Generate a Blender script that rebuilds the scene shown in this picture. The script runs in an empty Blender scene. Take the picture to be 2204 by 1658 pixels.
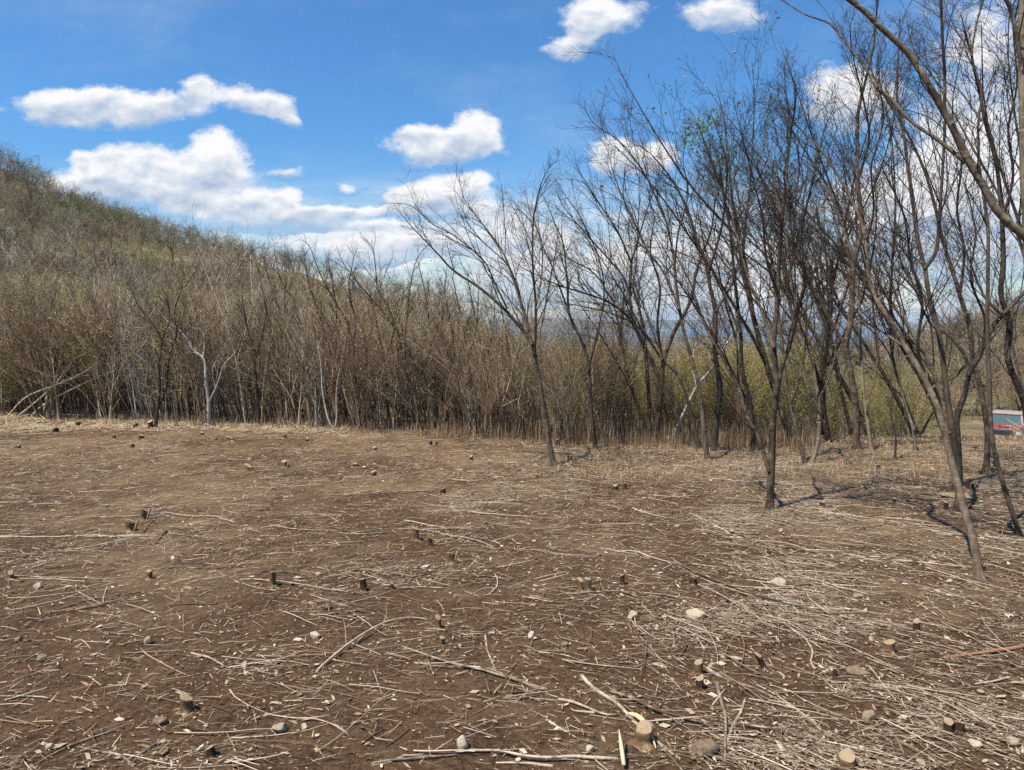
import bpy, bmesh, math, random
import numpy as np
from mathutils import Vector, Matrix

SC = bpy.context.scene
COL = SC.collection
RNG = np.random.default_rng(7)
random.seed(7)

# ------------------------------------------------------------------ camera
F = 1600.0                      # focal length in photo pixels (2204 x 1658)
CX, CY, HORIZON = 1102.0, 829.0, 690.0
PITCH = math.atan((CY - HORIZON) / F)
CAMZ = 1.6
cam_d = bpy.data.cameras.new('camera')
cam_d.sensor_width = 36.0
cam_d.lens = F / 2204.0 * 36.0
cam_d.clip_start = 0.05
cam_d.clip_end = 60000.0
cam = bpy.data.objects.new('camera', cam_d)
cam.location = (0, 0, CAMZ)
cam.rotation_euler = (math.radians(90) - PITCH, 0, 0)
COL.objects.link(cam)
SC.camera = cam

# ------------------------------------------------------------------ sun, exposure
SUN_EL, SUN_AZ = 61.0, -125.0    # azimuth in degrees from +Y, negative to the left
el, az = math.radians(SUN_EL), math.radians(SUN_AZ)
sv = Vector((math.sin(az) * math.cos(el), math.cos(az) * math.cos(el), math.sin(el)))
sun_d = bpy.data.lights.new('sun', 'SUN')
sun_d.energy = 5.0
sun_d.angle = math.radians(0.5)
sun_d.color = (1.0, 0.925, 0.81)
sun = bpy.data.objects.new('sun', sun_d)
sun.rotation_euler = sv.to_track_quat('Z', 'Y').to_euler()
sun.location = (0, 0, 40)
COL.objects.link(sun)
SC.view_settings.view_transform = 'Standard'
SC.view_settings.look = 'None'
SC.view_settings.exposure = 0.6
SC.view_settings.gamma = 1.0
SC.view_settings.use_curve_mapping = False
SC.cycles.max_bounces = 5
SC.cycles.diffuse_bounces = 3
SC.cycles.glossy_bounces = 2
SC.cycles.transmission_bounces = 3
SC.cycles.volume_bounces = 0
SC.cycles.caustics_reflective = False
SC.cycles.caustics_refractive = False
SC.cycles.use_denoising = False

# ------------------------------------------------------------------ node helpers
class NT:
    def __init__(s, tree):
        s.t = tree; s.n = tree.nodes; s.l = tree.links
    def node(s, typ, ins=None, **kw):
        n = s.n.new(typ)
        for k, v in kw.items():
            setattr(n, k, v)
        for k, v in (ins or {}).items():
            s.put(n.inputs[k], v)
        return n
    def put(s, sock, v):
        if isinstance(v, bpy.types.NodeSocket):
            s.l.new(v, sock)
        elif v is not None:
            sock.default_value = v
    def m(s, op, a, b=None, c=None, clamp=False):
        n = s.n.new('ShaderNodeMath'); n.operation = op; n.use_clamp = clamp
        for i, v in enumerate((a, b, c)):
            if v is not None: s.put(n.inputs[i], v)
        return n.outputs[0]
    def vm(s, op, a, b=None, out=0):
        n = s.n.new('ShaderNodeVectorMath'); n.operation = op
        for i, v in enumerate((a, b)):
            if v is not None: s.put(n.inputs[i], v)
        return n.outputs[out]
    def mix(s, f, a, b):
        n = s.n.new('ShaderNodeMix'); n.data_type = 'RGBA'; n.clamp_factor = True
        s.put(n.inputs[0], f); s.put(n.inputs[6], a); s.put(n.inputs[7], b)
        return n.outputs[2]
    def noise(s, vec, scale, detail=4, rough=0.55, out=0, dist=0.0):
        n = s.n.new('ShaderNodeTexNoise')
        s.put(n.inputs['Vector'], vec); n.inputs['Scale'].default_value = scale
        n.inputs['Detail'].default_value = detail; n.inputs['Roughness'].default_value = rough
        n.inputs['Distortion'].default_value = dist
        return n.outputs[out]
    def ramp(s, f, stops):
        n = s.n.new('ShaderNodeValToRGB'); e = n.color_ramp.elements
        while len(e) < len(stops): e.new(0.5)
        for i, (p, c) in enumerate(stops):
            e[i].position = p; e[i].color = (*c, 1) if len(c) == 3 else c
        s.put(n.inputs[0], f)
        return n.outputs[0]
    def rng(s, v, a, b, c=0.0, d=1.0, smooth=False):
        n = s.n.new('ShaderNodeMapRange'); n.clamp = True
        if smooth: n.interpolation_type = 'SMOOTHSTEP'
        s.put(n.inputs[0], v)
        for i, x in enumerate((a, b, c, d)): n.inputs[i + 1].default_value = x
        return n.outputs[0]

def srgb(r, g, b):
    f = lambda c: (c / 255 / 12.92) if c / 255 <= 0.04045 else ((c / 255 + 0.055) / 1.055) ** 2.4
    return (f(r), f(g), f(b), 1.0)

# ------------------------------------------------------------------ pixel -> world ray
FWD = np.array([0.0, math.cos(PITCH), -math.sin(PITCH)])
UPV = np.array([0.0, math.sin(PITCH), math.cos(PITCH)])
def ray(px, py):
    d = FWD + (px - CX) / F * np.array([1.0, 0, 0]) + (CY - py) / F * UPV
    return d / d[1]
def P(px, py, Y):
    return np.array([0, 0, CAMZ]) + ray(px, py) * Y

# ------------------------------------------------------------------ world: sky and clouds
SKY_STR = 0.088
world = bpy.data.worlds.new('World'); SC.world = world
world.use_nodes = True
wt = NT(world.node_tree); wt.n.clear()
sky = wt.node('ShaderNodeTexSky', sky_type='NISHITA', sun_disc=False, sun_elevation=el,
              sun_rotation=az, altitude=300.0, air_density=1.15, dust_density=0.6, ozone_density=1.6)
CLOUDS = [  # cx, cy, rx, ry, weight (photo pixels)
    (235, 232, 190, 34, 1.15), (150, 212, 95, 24, .9), (235, 208, 60, 30, 1.0), (430, 195, 36, 28, .95), 
    (500, 205, 34, 22, .5), (545, 222, 40, 20, .55), (592, 228, 40, 26, .85), (625, 252, 20, 16, .6),
    (176, 345, 27, 27, .95),  (245, 340, 46, 30, .9), (330, 348, 70, 30, .9), (462, 335, 58, 44, 1.1),
    (440, 365, 85, 34, .9), (330, 392, 190, 40, .75), (210, 400, 150, 30, .85),
    (1020, 282, 52, 42, 1.15), (905, 290, 50, 22, .8), (970, 312, 100, 40, 1.05),
    (862, 432, 34, 30, .95), (930, 420, 80, 34, 1.1), (1008, 402, 38, 26, 1.1), (1050, 450, 90, 30, .6),
    (590, 432, 58, 30, .8), (632, 425, 26, 26, .85), (520, 445, 130, 32, .75), (395, 428, 70, 28, .8), (640, 470, 120, 26, .7),
    (770, 456, 130, 13, .7),  (820, 490, 80, 13, .8), (870, 525, 140, 26, .85), (760, 540, 120, 24, .7),
    (1290, 30, 80, 34, .95), (1265, 72, 40, 26, .8), (1212, 108, 42, 24, .75),  (1560, 25, 80, 34, .7), 
    (1328, 332, 58, 40, 1.2), (1405, 335, 46, 34, 1.0), (1120, 520, 140, 50, .75),
    (1830, 215, 90, 60, 1.05), (2080, 420, 180, 170, 1.0), (1930, 470, 160, 90, .8), (1500, 560, 220, 70, .75), (1650, 640, 300, 60, .8),
    (1250, 590, 240, 50, .8), (2120, 120, 110, 130, .45),
    (612, 366, 30, 11, .5), (741, 406, 20, 8, .42),
]
def uv_of(px, py):
    r = ray(px, py)
    return r[0], r[2]
tc = wt.node('ShaderNodeTexCoord')
sep = wt.node('ShaderNodeSeparateXYZ', {0: tc.outputs['Generated']})
yy = wt.m('MAXIMUM', sep.outputs[1], 0.05)
u0 = wt.m('DIVIDE', sep.outputs[0], yy); v0 = wt.m('DIVIDE', sep.outputs[2], yy)
uv = wt.node('ShaderNodeCombineXYZ', {0: u0, 1: v0}).outputs[0]
uvs = wt.vm('MULTIPLY', uv, (1.0, 1.5, 1.0))
wn = wt.noise(uvs, 8.0, 6, 0.62, out=1)
warp = wt.vm('MULTIPLY', wt.vm('SUBTRACT', wn, (0.5, 0.5, 0.5)), (0.07, 0.04, 0.0))
uw = wt.vm('ADD', uv, warp)
acc = None
for cx, cy, rx, ry, w in CLOUDS:
    cu, cv = uv_of(cx, cy)
    n_ = wt.n.new('ShaderNodeVectorMath'); n_.operation = 'MULTIPLY_ADD'
    wt.put(n_.inputs[0], uw); n_.inputs[1].default_value = (F / rx, F / ry, 0); n_.inputs[2].default_value = (-cu * F / rx, -cv * F / ry, 0)
    dv = n_.outputs[0]
    L = wt.vm('LENGTH', dv, out=1)
    m_ = wt.m('MULTIPLY_ADD', L, -w, w * 1.3 + .25, clamp=True)
    m2_ = wt.m('MULTIPLY', m_, m_)
    ms = wt.m('MULTIPLY', m2_, wt.node('ShaderNodeSeparateXYZ', {0: dv}).outputs[1])
    cb = wt.node('ShaderNodeCombineXYZ', {0: m2_, 1: ms}).outputs[0]
    acc = cb if acc is None else wt.vm('ADD', acc, cb)
sp_ = wt.node('ShaderNodeSeparateXYZ', {0: acc})
Fmax = wt.m('SUBTRACT', wt.m('SQRT', sp_.outputs[0]), .27)
A_ = wt.m('MAXIMUM', sp_.outputs[0], .001); B_ = sp_.outputs[1]
fb = wt.noise(uvs, 24.0, 8, 0.68)
fc1 = wt.noise(uvs, 15.0, 6, 0.5)
fc2 = wt.noise(wt.vm('ADD', uvs, (-0.004, 0.014, 0.0)), 15.0, 4, 0.5)
low = wt.noise(wt.vm('MULTIPLY', uv, (1.0, 4.5, 1.0)), 7.0, 7, 0.6)
# low cloud bank, thicker toward the horizon
bank = wt.m('MULTIPLY', wt.rng(v0, 0.22, 0.08, 0.0, 1.0, True), wt.rng(low, 0.30, 0.64, 0.0, 1.0, True))
dens = wt.m('ADD', Fmax, wt.m('MULTIPLY', wt.m('SUBTRACT', fb, 0.5), 1.6))
a1 = wt.m('POWER', wt.rng(dens, -0.05, 0.62, 0.0, 1.0, True), 0.85)
alpha = wt.m('MAXIMUM', a1, wt.m('MULTIPLY', bank, 0.92))
wisp = wt.m('MULTIPLY', wt.rng(wt.noise(wt.vm('MULTIPLY', uv, (1.0, 2.6, 1.0)), 2.3, 6, 0.6), 0.45, 0.8, 0, 1, True), 0.22)
alpha = wt.m('MAXIMUM', alpha, wisp)
shade = wt.m('MULTIPLY_ADD', wt.m('SUBTRACT', fc1, fc2), 2.6, 0.66)
thick = wt.rng(dens, 0.45, 1.2, 0.0, 0.25)
vert = wt.m('MULTIPLY', wt.m('DIVIDE', B_, A_), 0.62)
shade = wt.m('ADD', wt.m('SUBTRACT', shade, thick), vert, clamp=True)
ccol = wt.ramp(shade, [(0.0, srgb(170, 190, 218)[:3]), (0.45, srgb(214, 223, 234)[:3]), (0.85, srgb(250, 250, 252)[:3])])
cem = wt.vm('SCALE', ccol); cem.node.inputs['Scale'].default_value = 0.68 / SKY_STR
# the photo's deep azure: tint of the clear air
tint = wt.mix(wt.rng(v0, 0.0, 0.26, 0.0, 1.0, True), (0.80, 0.95, 1.06, 1), (0.43, 0.82, 1.17, 1))
skc = wt.vm('MULTIPLY', sky.outputs[0], tint)
final = wt.mix(alpha, skc, cem)
bg = wt.node('ShaderNodeBackground', {0: final, 1: SKY_STR})
wo = wt.node('ShaderNodeOutputWorld')
wt.l.new(bg.outputs[0], wo.inputs[0])

# ------------------------------------------------------------------ terrain
UC = np.array([-3, -1.2, -.69, -.55, -.42, -.29, -.2, -.1, 0, .1, .25, .45, .69, 1.0, 3.0])
YC = np.array([12, 16, 20, 30, 40, 60, 80, 110, 150, 200, 400, 700, 1200.])
TAB = np.array([  # rows: UC, columns: YC
    [0, -.1, 0, .6, 1.5, 5, 10, 20, 38, 46, 40, 10, -60],
    [0, -.1, 0, .6, 1.4, 5, 10, 20, 38, 44, 30, -10, -60],
    [0, -.1, 0, .3, .8, 3.1, 7.3, 17, 34.5, 26, -30, -70, -90],
    [0, -.15, -.1, .1, .5, 2.6, 6.2, 13, 23, 15, -35, -75, -90],
    [0, -.2, -.3, -.1, .3, 2.0, 4.8, 10.6, 16.3, 8, -40, -80, -100],
    [0, -.3, -.5, -.5, 0, 1.2, 3.5, 8.4, 11.0, -2, -50, -90, -100],
    [0, -.4, -.6, -.7, -.4, .6, 2.4, 6.4, 3, -10, -60, -90, -100],
    [0, -.5, -.8, -1, -.8, -.2, 2.3, 2.0, -6, -20, -70, -100, -110],
    [0, -.6, -1, -1.4, -1.3, -1, -.9, -5, -14, -30, -80, -100, -110],
    [0, -.8, -1.3, -2, -2, -1.9, -2.6, -7, -18, -35, -80, -100, -110],
    [-.05, -1, -1.7, -2.8, -3, -2.5, -3.0, -9, -20, -38, -80, -100, -110],
    [-.3, -1.15, -1.8, -3.5, -4.9, -5, -4, -6, -10, -20, -60, -100, -110],
    [-.3, -1.1, -1.8, -3.5, -5.1, -4.4, -1, 2, 4, 0, -40, -90, -110],
    [-.2, -1.0, -1.6, -3.0, -4.2, -3, 0, 5, 9, 6, -30, -80, -110],
    [-.2, -1.0, -1.6, -3.0, -4.2, -3, 0, 5, 9, 6, -30, -80, -110]])
YF = np.exp(np.linspace(math.log(12), math.log(1200), 90))
TF = np.array([np.interp(YF, YC, r) for r in TAB])
k = np.array([1, 2, 3, 2, 1]) / 9.0
TF = np.array([np.convolve(np.pad(r, 2, mode='edge'), k, 'valid') for r in TF])
def edge(u):
    return np.interp(u, [-.69, -.4, -.25, -.06, .06, .25, .45, .69], [11.9, 11.3, 10.9, 10.2, 9.5, 9.1, 9.2, 9.5])
def sines(x, y, s, seed):
    r = np.random.default_rng(seed); v = 0
    for i in range(5):
        a = r.uniform(0, 6.28); f = s * (1.6 ** i) * r.uniform(.8, 1.2)
        v = v + np.sin((x * math.cos(a) + y * math.sin(a)) * f + r.uniform(0, 6.28)) / (1.5 ** i)
    return v / 3.0
def H(x, y):
    x = np.asarray(x, float); y = np.asarray(y, float)
    yc = np.maximum(y, 8.0); u = np.clip(x / yc, -3, 3)
    fy = np.clip((np.log(np.maximum(y, 12)) - math.log(12)) / (math.log(1200) - math.log(12)) * 89, 0, 88.999)
    fu = np.interp(u, UC, np.arange(len(UC))); fu = np.clip(fu, 0, len(UC) - 1.001)
    iu = fu.astype(int); iy = fy.astype(int); tu = fu - iu; ty = fy - iy
    tu = tu * tu * (3 - 2 * tu) * .5 + tu * .5
    z = (TF[iu, iy] * (1 - tu) * (1 - ty) + TF[iu + 1, iy] * tu * (1 - ty) + TF[iu, iy + 1] * (1 - tu) * ty + TF[iu + 1, iy + 1] * tu * ty)
    e = edge(u)
    s = np.clip((y - e) / (12 - e + .8), 0, 1); s = np.where(y > 12.5, 1, s)
    z = z * s
    z = z + 0.022 * sines(x, y, 1.7, 3) + 0.010 * sines(x, y, 7.0, 5) + np.clip(y - 14, 0, 60) * 0.012 * sines(x, y, 0.22, 9)
    return z
def G(px, py):
    """where the line of sight through a photo pixel first meets the clearing"""
    d = ray(px, py)
    t = CAMZ / max(-d[2], 1e-3)
    for _ in range(12):
        z = float(H(d[0] * t, t)); t = max((CAMZ - z) / max(-d[2], .02), .5)
        t = min(t, 14.0)
    return np.array([d[0] * t, t, float(H(d[0] * t, t))])

# ------------------------------------------------------------------ mesh helpers
def tag(o, label=None, cat=None, group=None, kind=None):
    if label: o['label'] = label
    if cat: o['category'] = cat
    if group: o['group'] = group
    if kind: o['kind'] = kind
    return o
def empty(name, loc, rz=0.0):
    o = bpy.data.objects.new(name, None); o.location = loc; o.rotation_euler = (0, 0, rz)
    o.empty_display_size = 0.1
    COL.objects.link(o); return o
def unit(v):
    return v / np.maximum(np.linalg.norm(v, axis=-1, keepdims=True), 1e-9)
class MB:
    """collects quads (numpy) and links them as one mesh object"""
    def __init__(s): s.v = []; s.f = []; s.t = []; s.n = 0; s.mi = []
    def quads(s, V, tone=0.5, mi=0):           # V (M,4,3)
        M = len(V)
        if not M: return
        s.v.append(V.reshape(-1, 3)); s.f.append(np.arange(M * 4).reshape(M, 4) + s.n); s.n += M * 4
        s.t.append(np.repeat(np.broadcast_to(tone, (M,)), 4)); s.mi.append(np.full(M, mi))
    def tubes(s, Pt, R, k=4, tone=0.5, cap=False, mi=0, rng=None):
        M, N = Pt.shape[:2]
        if not M: return
        if cap:
            Pt = np.concatenate([Pt[:, :1], Pt, Pt[:, -1:]], 1)
            R = np.concatenate([R[:, :1] * .02, R, R[:, -1:] * .02], 1); N += 2
            Pt[:, 0] -= unit(Pt[:, 2] - Pt[:, 1]) * R[:, 1:2] * .3
            Pt[:, -1] += unit(Pt[:, -2] - Pt[:, -3]) * R[:, -2:-1] * .3
        T = unit(np.gradient(Pt, axis=1) + 1e-7)
        md = unit(Pt[:, -1] - Pt[:, 0] + 1e-6)
        ax = np.zeros_like(md); i = np.argmin(np.abs(md), 1); ax[np.arange(M), i] = 1
        ref = unit(np.cross(md, ax))[:, None, :]
        n = unit(ref - (ref * T).sum(-1, keepdims=True) * T); b = np.cross(T, n)
        a = np.arange(k) / k * 2 * math.pi
        V = Pt[:, :, None, :] + R[:, :, None, None] * (n[:, :, None, :] * np.cos(a)[:, None] + b[:, :, None, :] * np.sin(a)[:, None])
        idx = np.arange(M * N * k).reshape(M, N, k)
        q = np.stack([idx[:, :-1, :], np.roll(idx[:, :-1, :], -1, 2), np.roll(idx[:, 1:, :], -1, 2), idx[:, 1:, :]], -1).reshape(-1, 4)
        s.v.append(V.reshape(-1, 3)); s.f.append(q + s.n); s.n += M * N * k
        s.t.append(np.repeat(np.broadcast_to(tone, (M,)), N * k)); s.mi.append(np.full(len(q), mi))
    def mesh(s, name, mats, smooth=True, origin=None):
        me = bpy.data.meshes.new(name)
        V = np.concatenate(s.v).astype(np.float32)
        if origin is not None: V = V - np.asarray(origin, np.float32)
        Fq = np.concatenate(s.f).astype(np.int32)
        me.vertices.add(len(V)); me.vertices.foreach_set('co', V.ravel())
        me.loops.add(Fq.size); me.loops.foreach_set('vertex_index', Fq.ravel())
        me.polygons.add(len(Fq)); me.polygons.foreach_set('loop_start', np.arange(0, Fq.size, 4, dtype=np.int32))
        me.polygons.foreach_set('loop_total', np.full(len(Fq), 4, np.int32))
        me.polygons.foreach_set('use_smooth', np.full(len(Fq), smooth))
        me.polygons.foreach_set('material_index', np.concatenate(s.mi).astype(np.int32))
        at = me.attributes.new('tone', 'FLOAT', 'POINT'); at.data.foreach_set('value', np.concatenate(s.t).astype(np.float32))
        for m in (mats if isinstance(mats, (list, tuple)) else [mats]): me.materials.append(m)
        me.update(calc_edges=True)
        return me
    def build(s, name, mats, parent=None, smooth=True, loc=None):
        """world-space verts; object sits at loc, or under its parent's origin"""
        org = np.array(loc if loc is not None else (parent.location if parent else (0, 0, 0)), float)
        o = bpy.data.objects.new(name, s.mesh(name, mats, smooth, org))
        COL.objects.link(o)
        if parent is not None: o.parent = parent
        else: o.location = org
        return o

def resample(pts, n):
    pts = np.asarray(pts, float)
    if len(pts) == 2: return pts[0] + (pts[1] - pts[0]) * np.linspace(0, 1, n)[:, None]
    q = np.concatenate([[2 * pts[0] - pts[1]], pts, [2 * pts[-1] - pts[-2]]])
    L = np.concatenate([[0], np.cumsum(np.linalg.norm(np.diff(pts, axis=0), axis=1))]); t = np.linspace(0, L[-1], n)
    out = []
    for x in t:
        i = min(np.searchsorted(L, x, 'right') - 1, len(pts) - 2); f = (x - L[i]) / max(L[i + 1] - L[i], 1e-9)
        a, b, c, d = q[i], q[i + 1], q[i + 2], q[i + 3]
        out.append(.5 * (2 * b + (c - a) * f + (2 * a - 5 * b + 4 * c - d) * f * f + (3 * b - a - 3 * c + d) * f ** 3))
    return np.array(out)

# vectorised branching
def grow(S, D, L, R, N=6, wig=.12, up=.06, taper=.25, bias=None, rng=RNG):
    M = len(S); Pt = np.zeros((M, N, 3)); Pt[:, 0] = S; d = unit(D)
    w = rng.normal(0, wig, (M, 3))
    for i in range(1, N):
        w = w * .6 + rng.normal(0, wig, (M, 3))
        d = d + w + np.array([0, 0, up])
        if bias is not None: d = d + bias
        d = unit(d)
        Pt[:, i] = Pt[:, i - 1] + d * (L / (N - 1))[:, None]
    t = np.linspace(0, 1, N)
    return Pt, R[:, None] * (1 - (1 - taper) * t)[None]
def kids(Pt, R, K, t0, t1, ang, lf, rf, Lp, rng=RNG, jl=.35, end=.35):
    """K children along every strand; lf length factor, shrinking toward the tip by end"""
    M, N = Pt.shape[:2]
    t = (t0 + (t1 - t0) * (np.arange(K) + rng.uniform(0, 1, (M, K))) / K)
    x = t * (N - 1); i = np.minimum(x.astype(int), N - 2); f = (x - i)[..., None]
    m = np.arange(M)[:, None]
    S = Pt[m, i] * (1 - f) + Pt[m, i + 1] * f
    T = unit(Pt[m, i + 1] - Pt[m, i])
    r = (R[m, i] * (1 - f[..., 0]) + R[m, i + 1] * f[..., 0])
    a = np.radians(rng.normal(ang, ang * .25, (M, K)))[..., None]
    q = rng.normal(0, 1, (M, K, 3)); q = unit(q - (q * T).sum(-1, keepdims=True) * T)
    D = T * np.cos(a) + q * np.sin(a)
    L = Lp[:, None] * lf * (1 - (1 - end) * (t - t0) / max(t1 - t0, 1e-6)) * rng.uniform(1 - jl, 1 + jl, (M, K))
    return S.reshape(-1, 3), D.reshape(-1, 3), L.ravel(), (r * rf).ravel()
def leaf_quads(C, size, rng=RNG, flat=0.0, asp=.5):
    M = len(C)
    a = unit(rng.normal(0, 1, (M, 3)) * np.array([1, 1, 1 - flat])); q = rng.normal(0, 1, (M, 3)); b = unit(np.cross(a, q))
    sz = (size * rng.uniform(.6, 1.3, M))[:, None]
    return np.stack([C - a * sz, C + b * sz * asp, C + a * sz, C - b * sz * asp], 1)

# ------------------------------------------------------------------ materials
def new_mat(name):
    m = bpy.data.materials.new(name); m.use_nodes = True
    t = NT(m.node_tree); b = m.node_tree.nodes['Principled BSDF']
    b.inputs['Roughness'].default_value = .85
    b.inputs['Specular IOR Level'].default_value = .2
    return m, t, b
def bark_mat(name, dark, light, scale=18.0, band=0.0, bump=.4, objrand=.25):
    m, t, b = new_mat(name)
    tc = t.node('ShaderNodeTexCoord'); co = tc.outputs['Object']
    tone = t.node('ShaderNodeAttribute', attribute_name='tone').outputs['Fac']
    st = t.vm('MULTIPLY', co, (1, 1, .35))
    n1 = t.noise(st, scale, 6, .65); n2 = t.noise(co, 2.3, 3, .5)
    oi = t.node('ShaderNodeObjectInfo').outputs['Random']
    f = t.m('ADD', t.m('MULTIPLY', t.m('SUBTRACT', n1, .5), 1.6), t.m('ADD', t.m('MULTIPLY', n2, .5), t.m('MULTIPLY', t.m('SUBTRACT', tone, .5), 1.0)))
    f = t.m('ADD', f, t.m('MULTIPLY', t.m('SUBTRACT', oi, .5), objrand))
    c = t.ramp(f, [(0.0, dark), (0.9, light)])
    if band:
        bn = t.noise(t.vm('MULTIPLY', co, (.6, .6, 9)), 4.0, 3, .6)
        c = t.mix(t.rng(bn, .54, .66, 0, band), c, (*light, 1))
    if bump:
        pn = t.noise(co, 7.5, 4, .7); c = t.mix(t.rng(pn, .56, .66, 0, .55), c, tuple(min(1, x * 1.15 + .03) for x in light) + (1,))
        c = t.mix(t.rng(t.noise(co, 13, 5, .75), .40, .32, 0, .7), c, tuple(x * .6 for x in dark) + (1,))
    t.put(b.inputs['Base Color'], c)
    bp = t.node('ShaderNodeBump', {'Height': n1, 'Strength': bump * 1.6, 'Distance': .012}); t.put(b.inputs['Normal'], bp.outputs[0])
    return m
def leaf_mat(name, c0, c1, trans=.35):
    m, t, b = new_mat(name)
    tone = t.node('ShaderNodeAttribute', attribute_name='tone').outputs['Fac']
    oi = t.node('ShaderNodeObjectInfo').outputs['Random']
    c = t.ramp(t.m('MULTIPLY_ADD', oi, .35, t.m('MULTIPLY', tone, .75)), [(0.05, c0), (.95, c1)])
    t.put(b.inputs['Base Color'], c); b.inputs['Roughness'].default_value = .6
    tr = t.node('ShaderNodeBsdfTranslucent', {0: c}); mx = t.node('ShaderNodeMixShader', {0: trans})
    t.l.new(b.outputs[0], mx.inputs[1]); t.l.new(tr.outputs[0], mx.inputs[2])
    t.l.new(mx.outputs[0], t.n['Material Output'].inputs[0])
    return m
M_TRUNK = bark_mat('bark_brown', (.03, .020, .013), (.23, .17, .115), 22, .5)
M_DARK = bark_mat('bark_dark', (.022, .016, .012), (.145, .107, .075), 22, .3)
M_GREY = bark_mat('bark_grey_green', (.06, .043, .028), (.34, .27, .18), 16, .6)
M_WHITE = bark_mat('bark_white', (.22, .2, .17), (.62, .58, .52), 20, .2)
M_TWIG = bark_mat('twig_bark', (.022, .016, .012), (.15, .115, .085), 9, 0, .0)
M_BRUSH = bark_mat('brush_bark', (.20, .145, .09), (.74, .60, .42), 7, 0, .0, .4)
M_BRUSHR = bark_mat('brush_bark_reddish', (.13, .08, .05), (.56, .38, .25), 7, 0, .0, .5)
M_BRUSHG = bark_mat('brush_bark_grey', (.15, .13, .10), (.68, .61, .51), 7, 0, .0, .5)
M_HILLT = bark_mat('hill_tree_bark', (.10, .08, .055), (.56, .47, .35), 3, 0, .0, 1.2)
M_HILLB = bark_mat('hill_tree_bark_brown', (.08, .055, .035), (.40, .29, .19), 3, 0, .0, 1.0)
M_HILLO = bark_mat('hill_tree_bark_olive', (.07, .065, .035), (.34, .31, .19), 3, 0, .0, 1.0)
M_STICK = bark_mat('stick_bark', (.09, .062, .04), (.50, .41, .30), 30, .2, .5, .9)
M_CANE = bark_mat('dry_cane', (.35, .28, .18), (.70, .62, .46), 12, .1, .2, .2)
M_LEAF = leaf_mat('yellow_green_leaf', (.17, .14, .035), (.42, .36, .10))
M_LEAFY = leaf_mat('pale_green_leaf', (.24, .22, .05), (.55, .48, .15), .45)
M_LEAFG = leaf_mat('green_leaf', (.06, .10, .02), (.20, .28, .06))
M_LEAFB = leaf_mat('dry_brown_leaf', (.16, .10, .05), (.36, .27, .17))
M_LITTER = None
def litter_mat(name, stops, rough=.8):
    m, t, b = new_mat(name)
    tone = t.node('ShaderNodeAttribute', attribute_name='tone').outputs['Fac']
    n = t.noise(t.node('ShaderNodeTexCoord').outputs['Object'], 60, 3)
    c = t.ramp(t.m('ADD', tone, t.m('MULTIPLY', t.m('SUBTRACT', n, .5), .25)), [(p, tuple(.86 * q for q in k)) for p, k in stops])
    t.put(b.inputs['Base Color'], c); b.inputs['Roughness'].default_value = rough
    return m
M_LITTER = litter_mat('bleached_litter', [(0, (.10, .06, .035)), (.3, (.24, .165, .10)), (.65, (.42, .33, .23)), (.92, (.64, .55, .43)), (1.0, (.38, .17, .10))])
M_STRAW = litter_mat('straw', [(0, (.13, .08, .045)), (.5, (.31, .215, .125)), (1, (.53, .42, .27))])
M_TWIGLIT = litter_mat('ground_twigs', [(0, (.06, .035, .022)), (.45, (.26, .19, .125)), (1, (.64, .54, .41))])

def ground_mat():
    m, t, b = new_mat('soil')
    g = t.node('ShaderNodeNewGeometry'); co = g.outputs['Position']
    sp = t.node('ShaderNodeSeparateXYZ', {0: co})
    big = t.noise(co, .55, 4, .6); mid = t.noise(co, 3.2, 5, .65); fine = t.noise(co, 38, 6, .75); spk = t.noise(co, 130, 3, .8)
    soil = t.ramp(mid, [(.25, (.032, .014, .007)), (.5, (.076, .041, .022)), (.75, (.128, .075, .041))])
    soil = t.mix(t.rng(fine, .42, .72, 0, .75), soil, (.19, .118, .066, 1))
    soil = t.mix(t.rng(fine, .50, .30, 0, .6), soil, (.028, .015, .009, 1))
    # duff and straw dust lying on the soil, more of it away from the worked front strip
    far = t.rng(sp.outputs[1], 2.5, 8.5, -.08, .10)
    duff = t.rng(t.m('ADD', t.m('ADD', big, t.m('MULTIPLY', mid, .35)), far), .62, .92, 0, .85, True)
    duffc = t.mix(spk, (.12, .074, .040, 1), (.33, .235, .135, 1))
    c = t.mix(duff, soil, duffc)
    c = t.mix(t.rng(spk, .60, .72, 0, .8), c, (.42, .33, .235, 1))
    c = t.mix(t.rng(t.noise(co, 70, 4, .8), .62, .70, 0, .6), c, (.30, .22, .14, 1))
    t.put(b.inputs['Base Color'], c); b.inputs['Roughness'].default_value = .95; b.inputs['Specular IOR Level'].default_value = .1
    h = t.m('ADD', t.m('MULTIPLY', fine, .6), t.m('MULTIPLY', spk, .4))
    bp = t.node('ShaderNodeBump', {'Height': h, 'Strength': .9, 'Distance': .03}); t.put(b.inputs['Normal'], bp.outputs[0])
    return m
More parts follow.
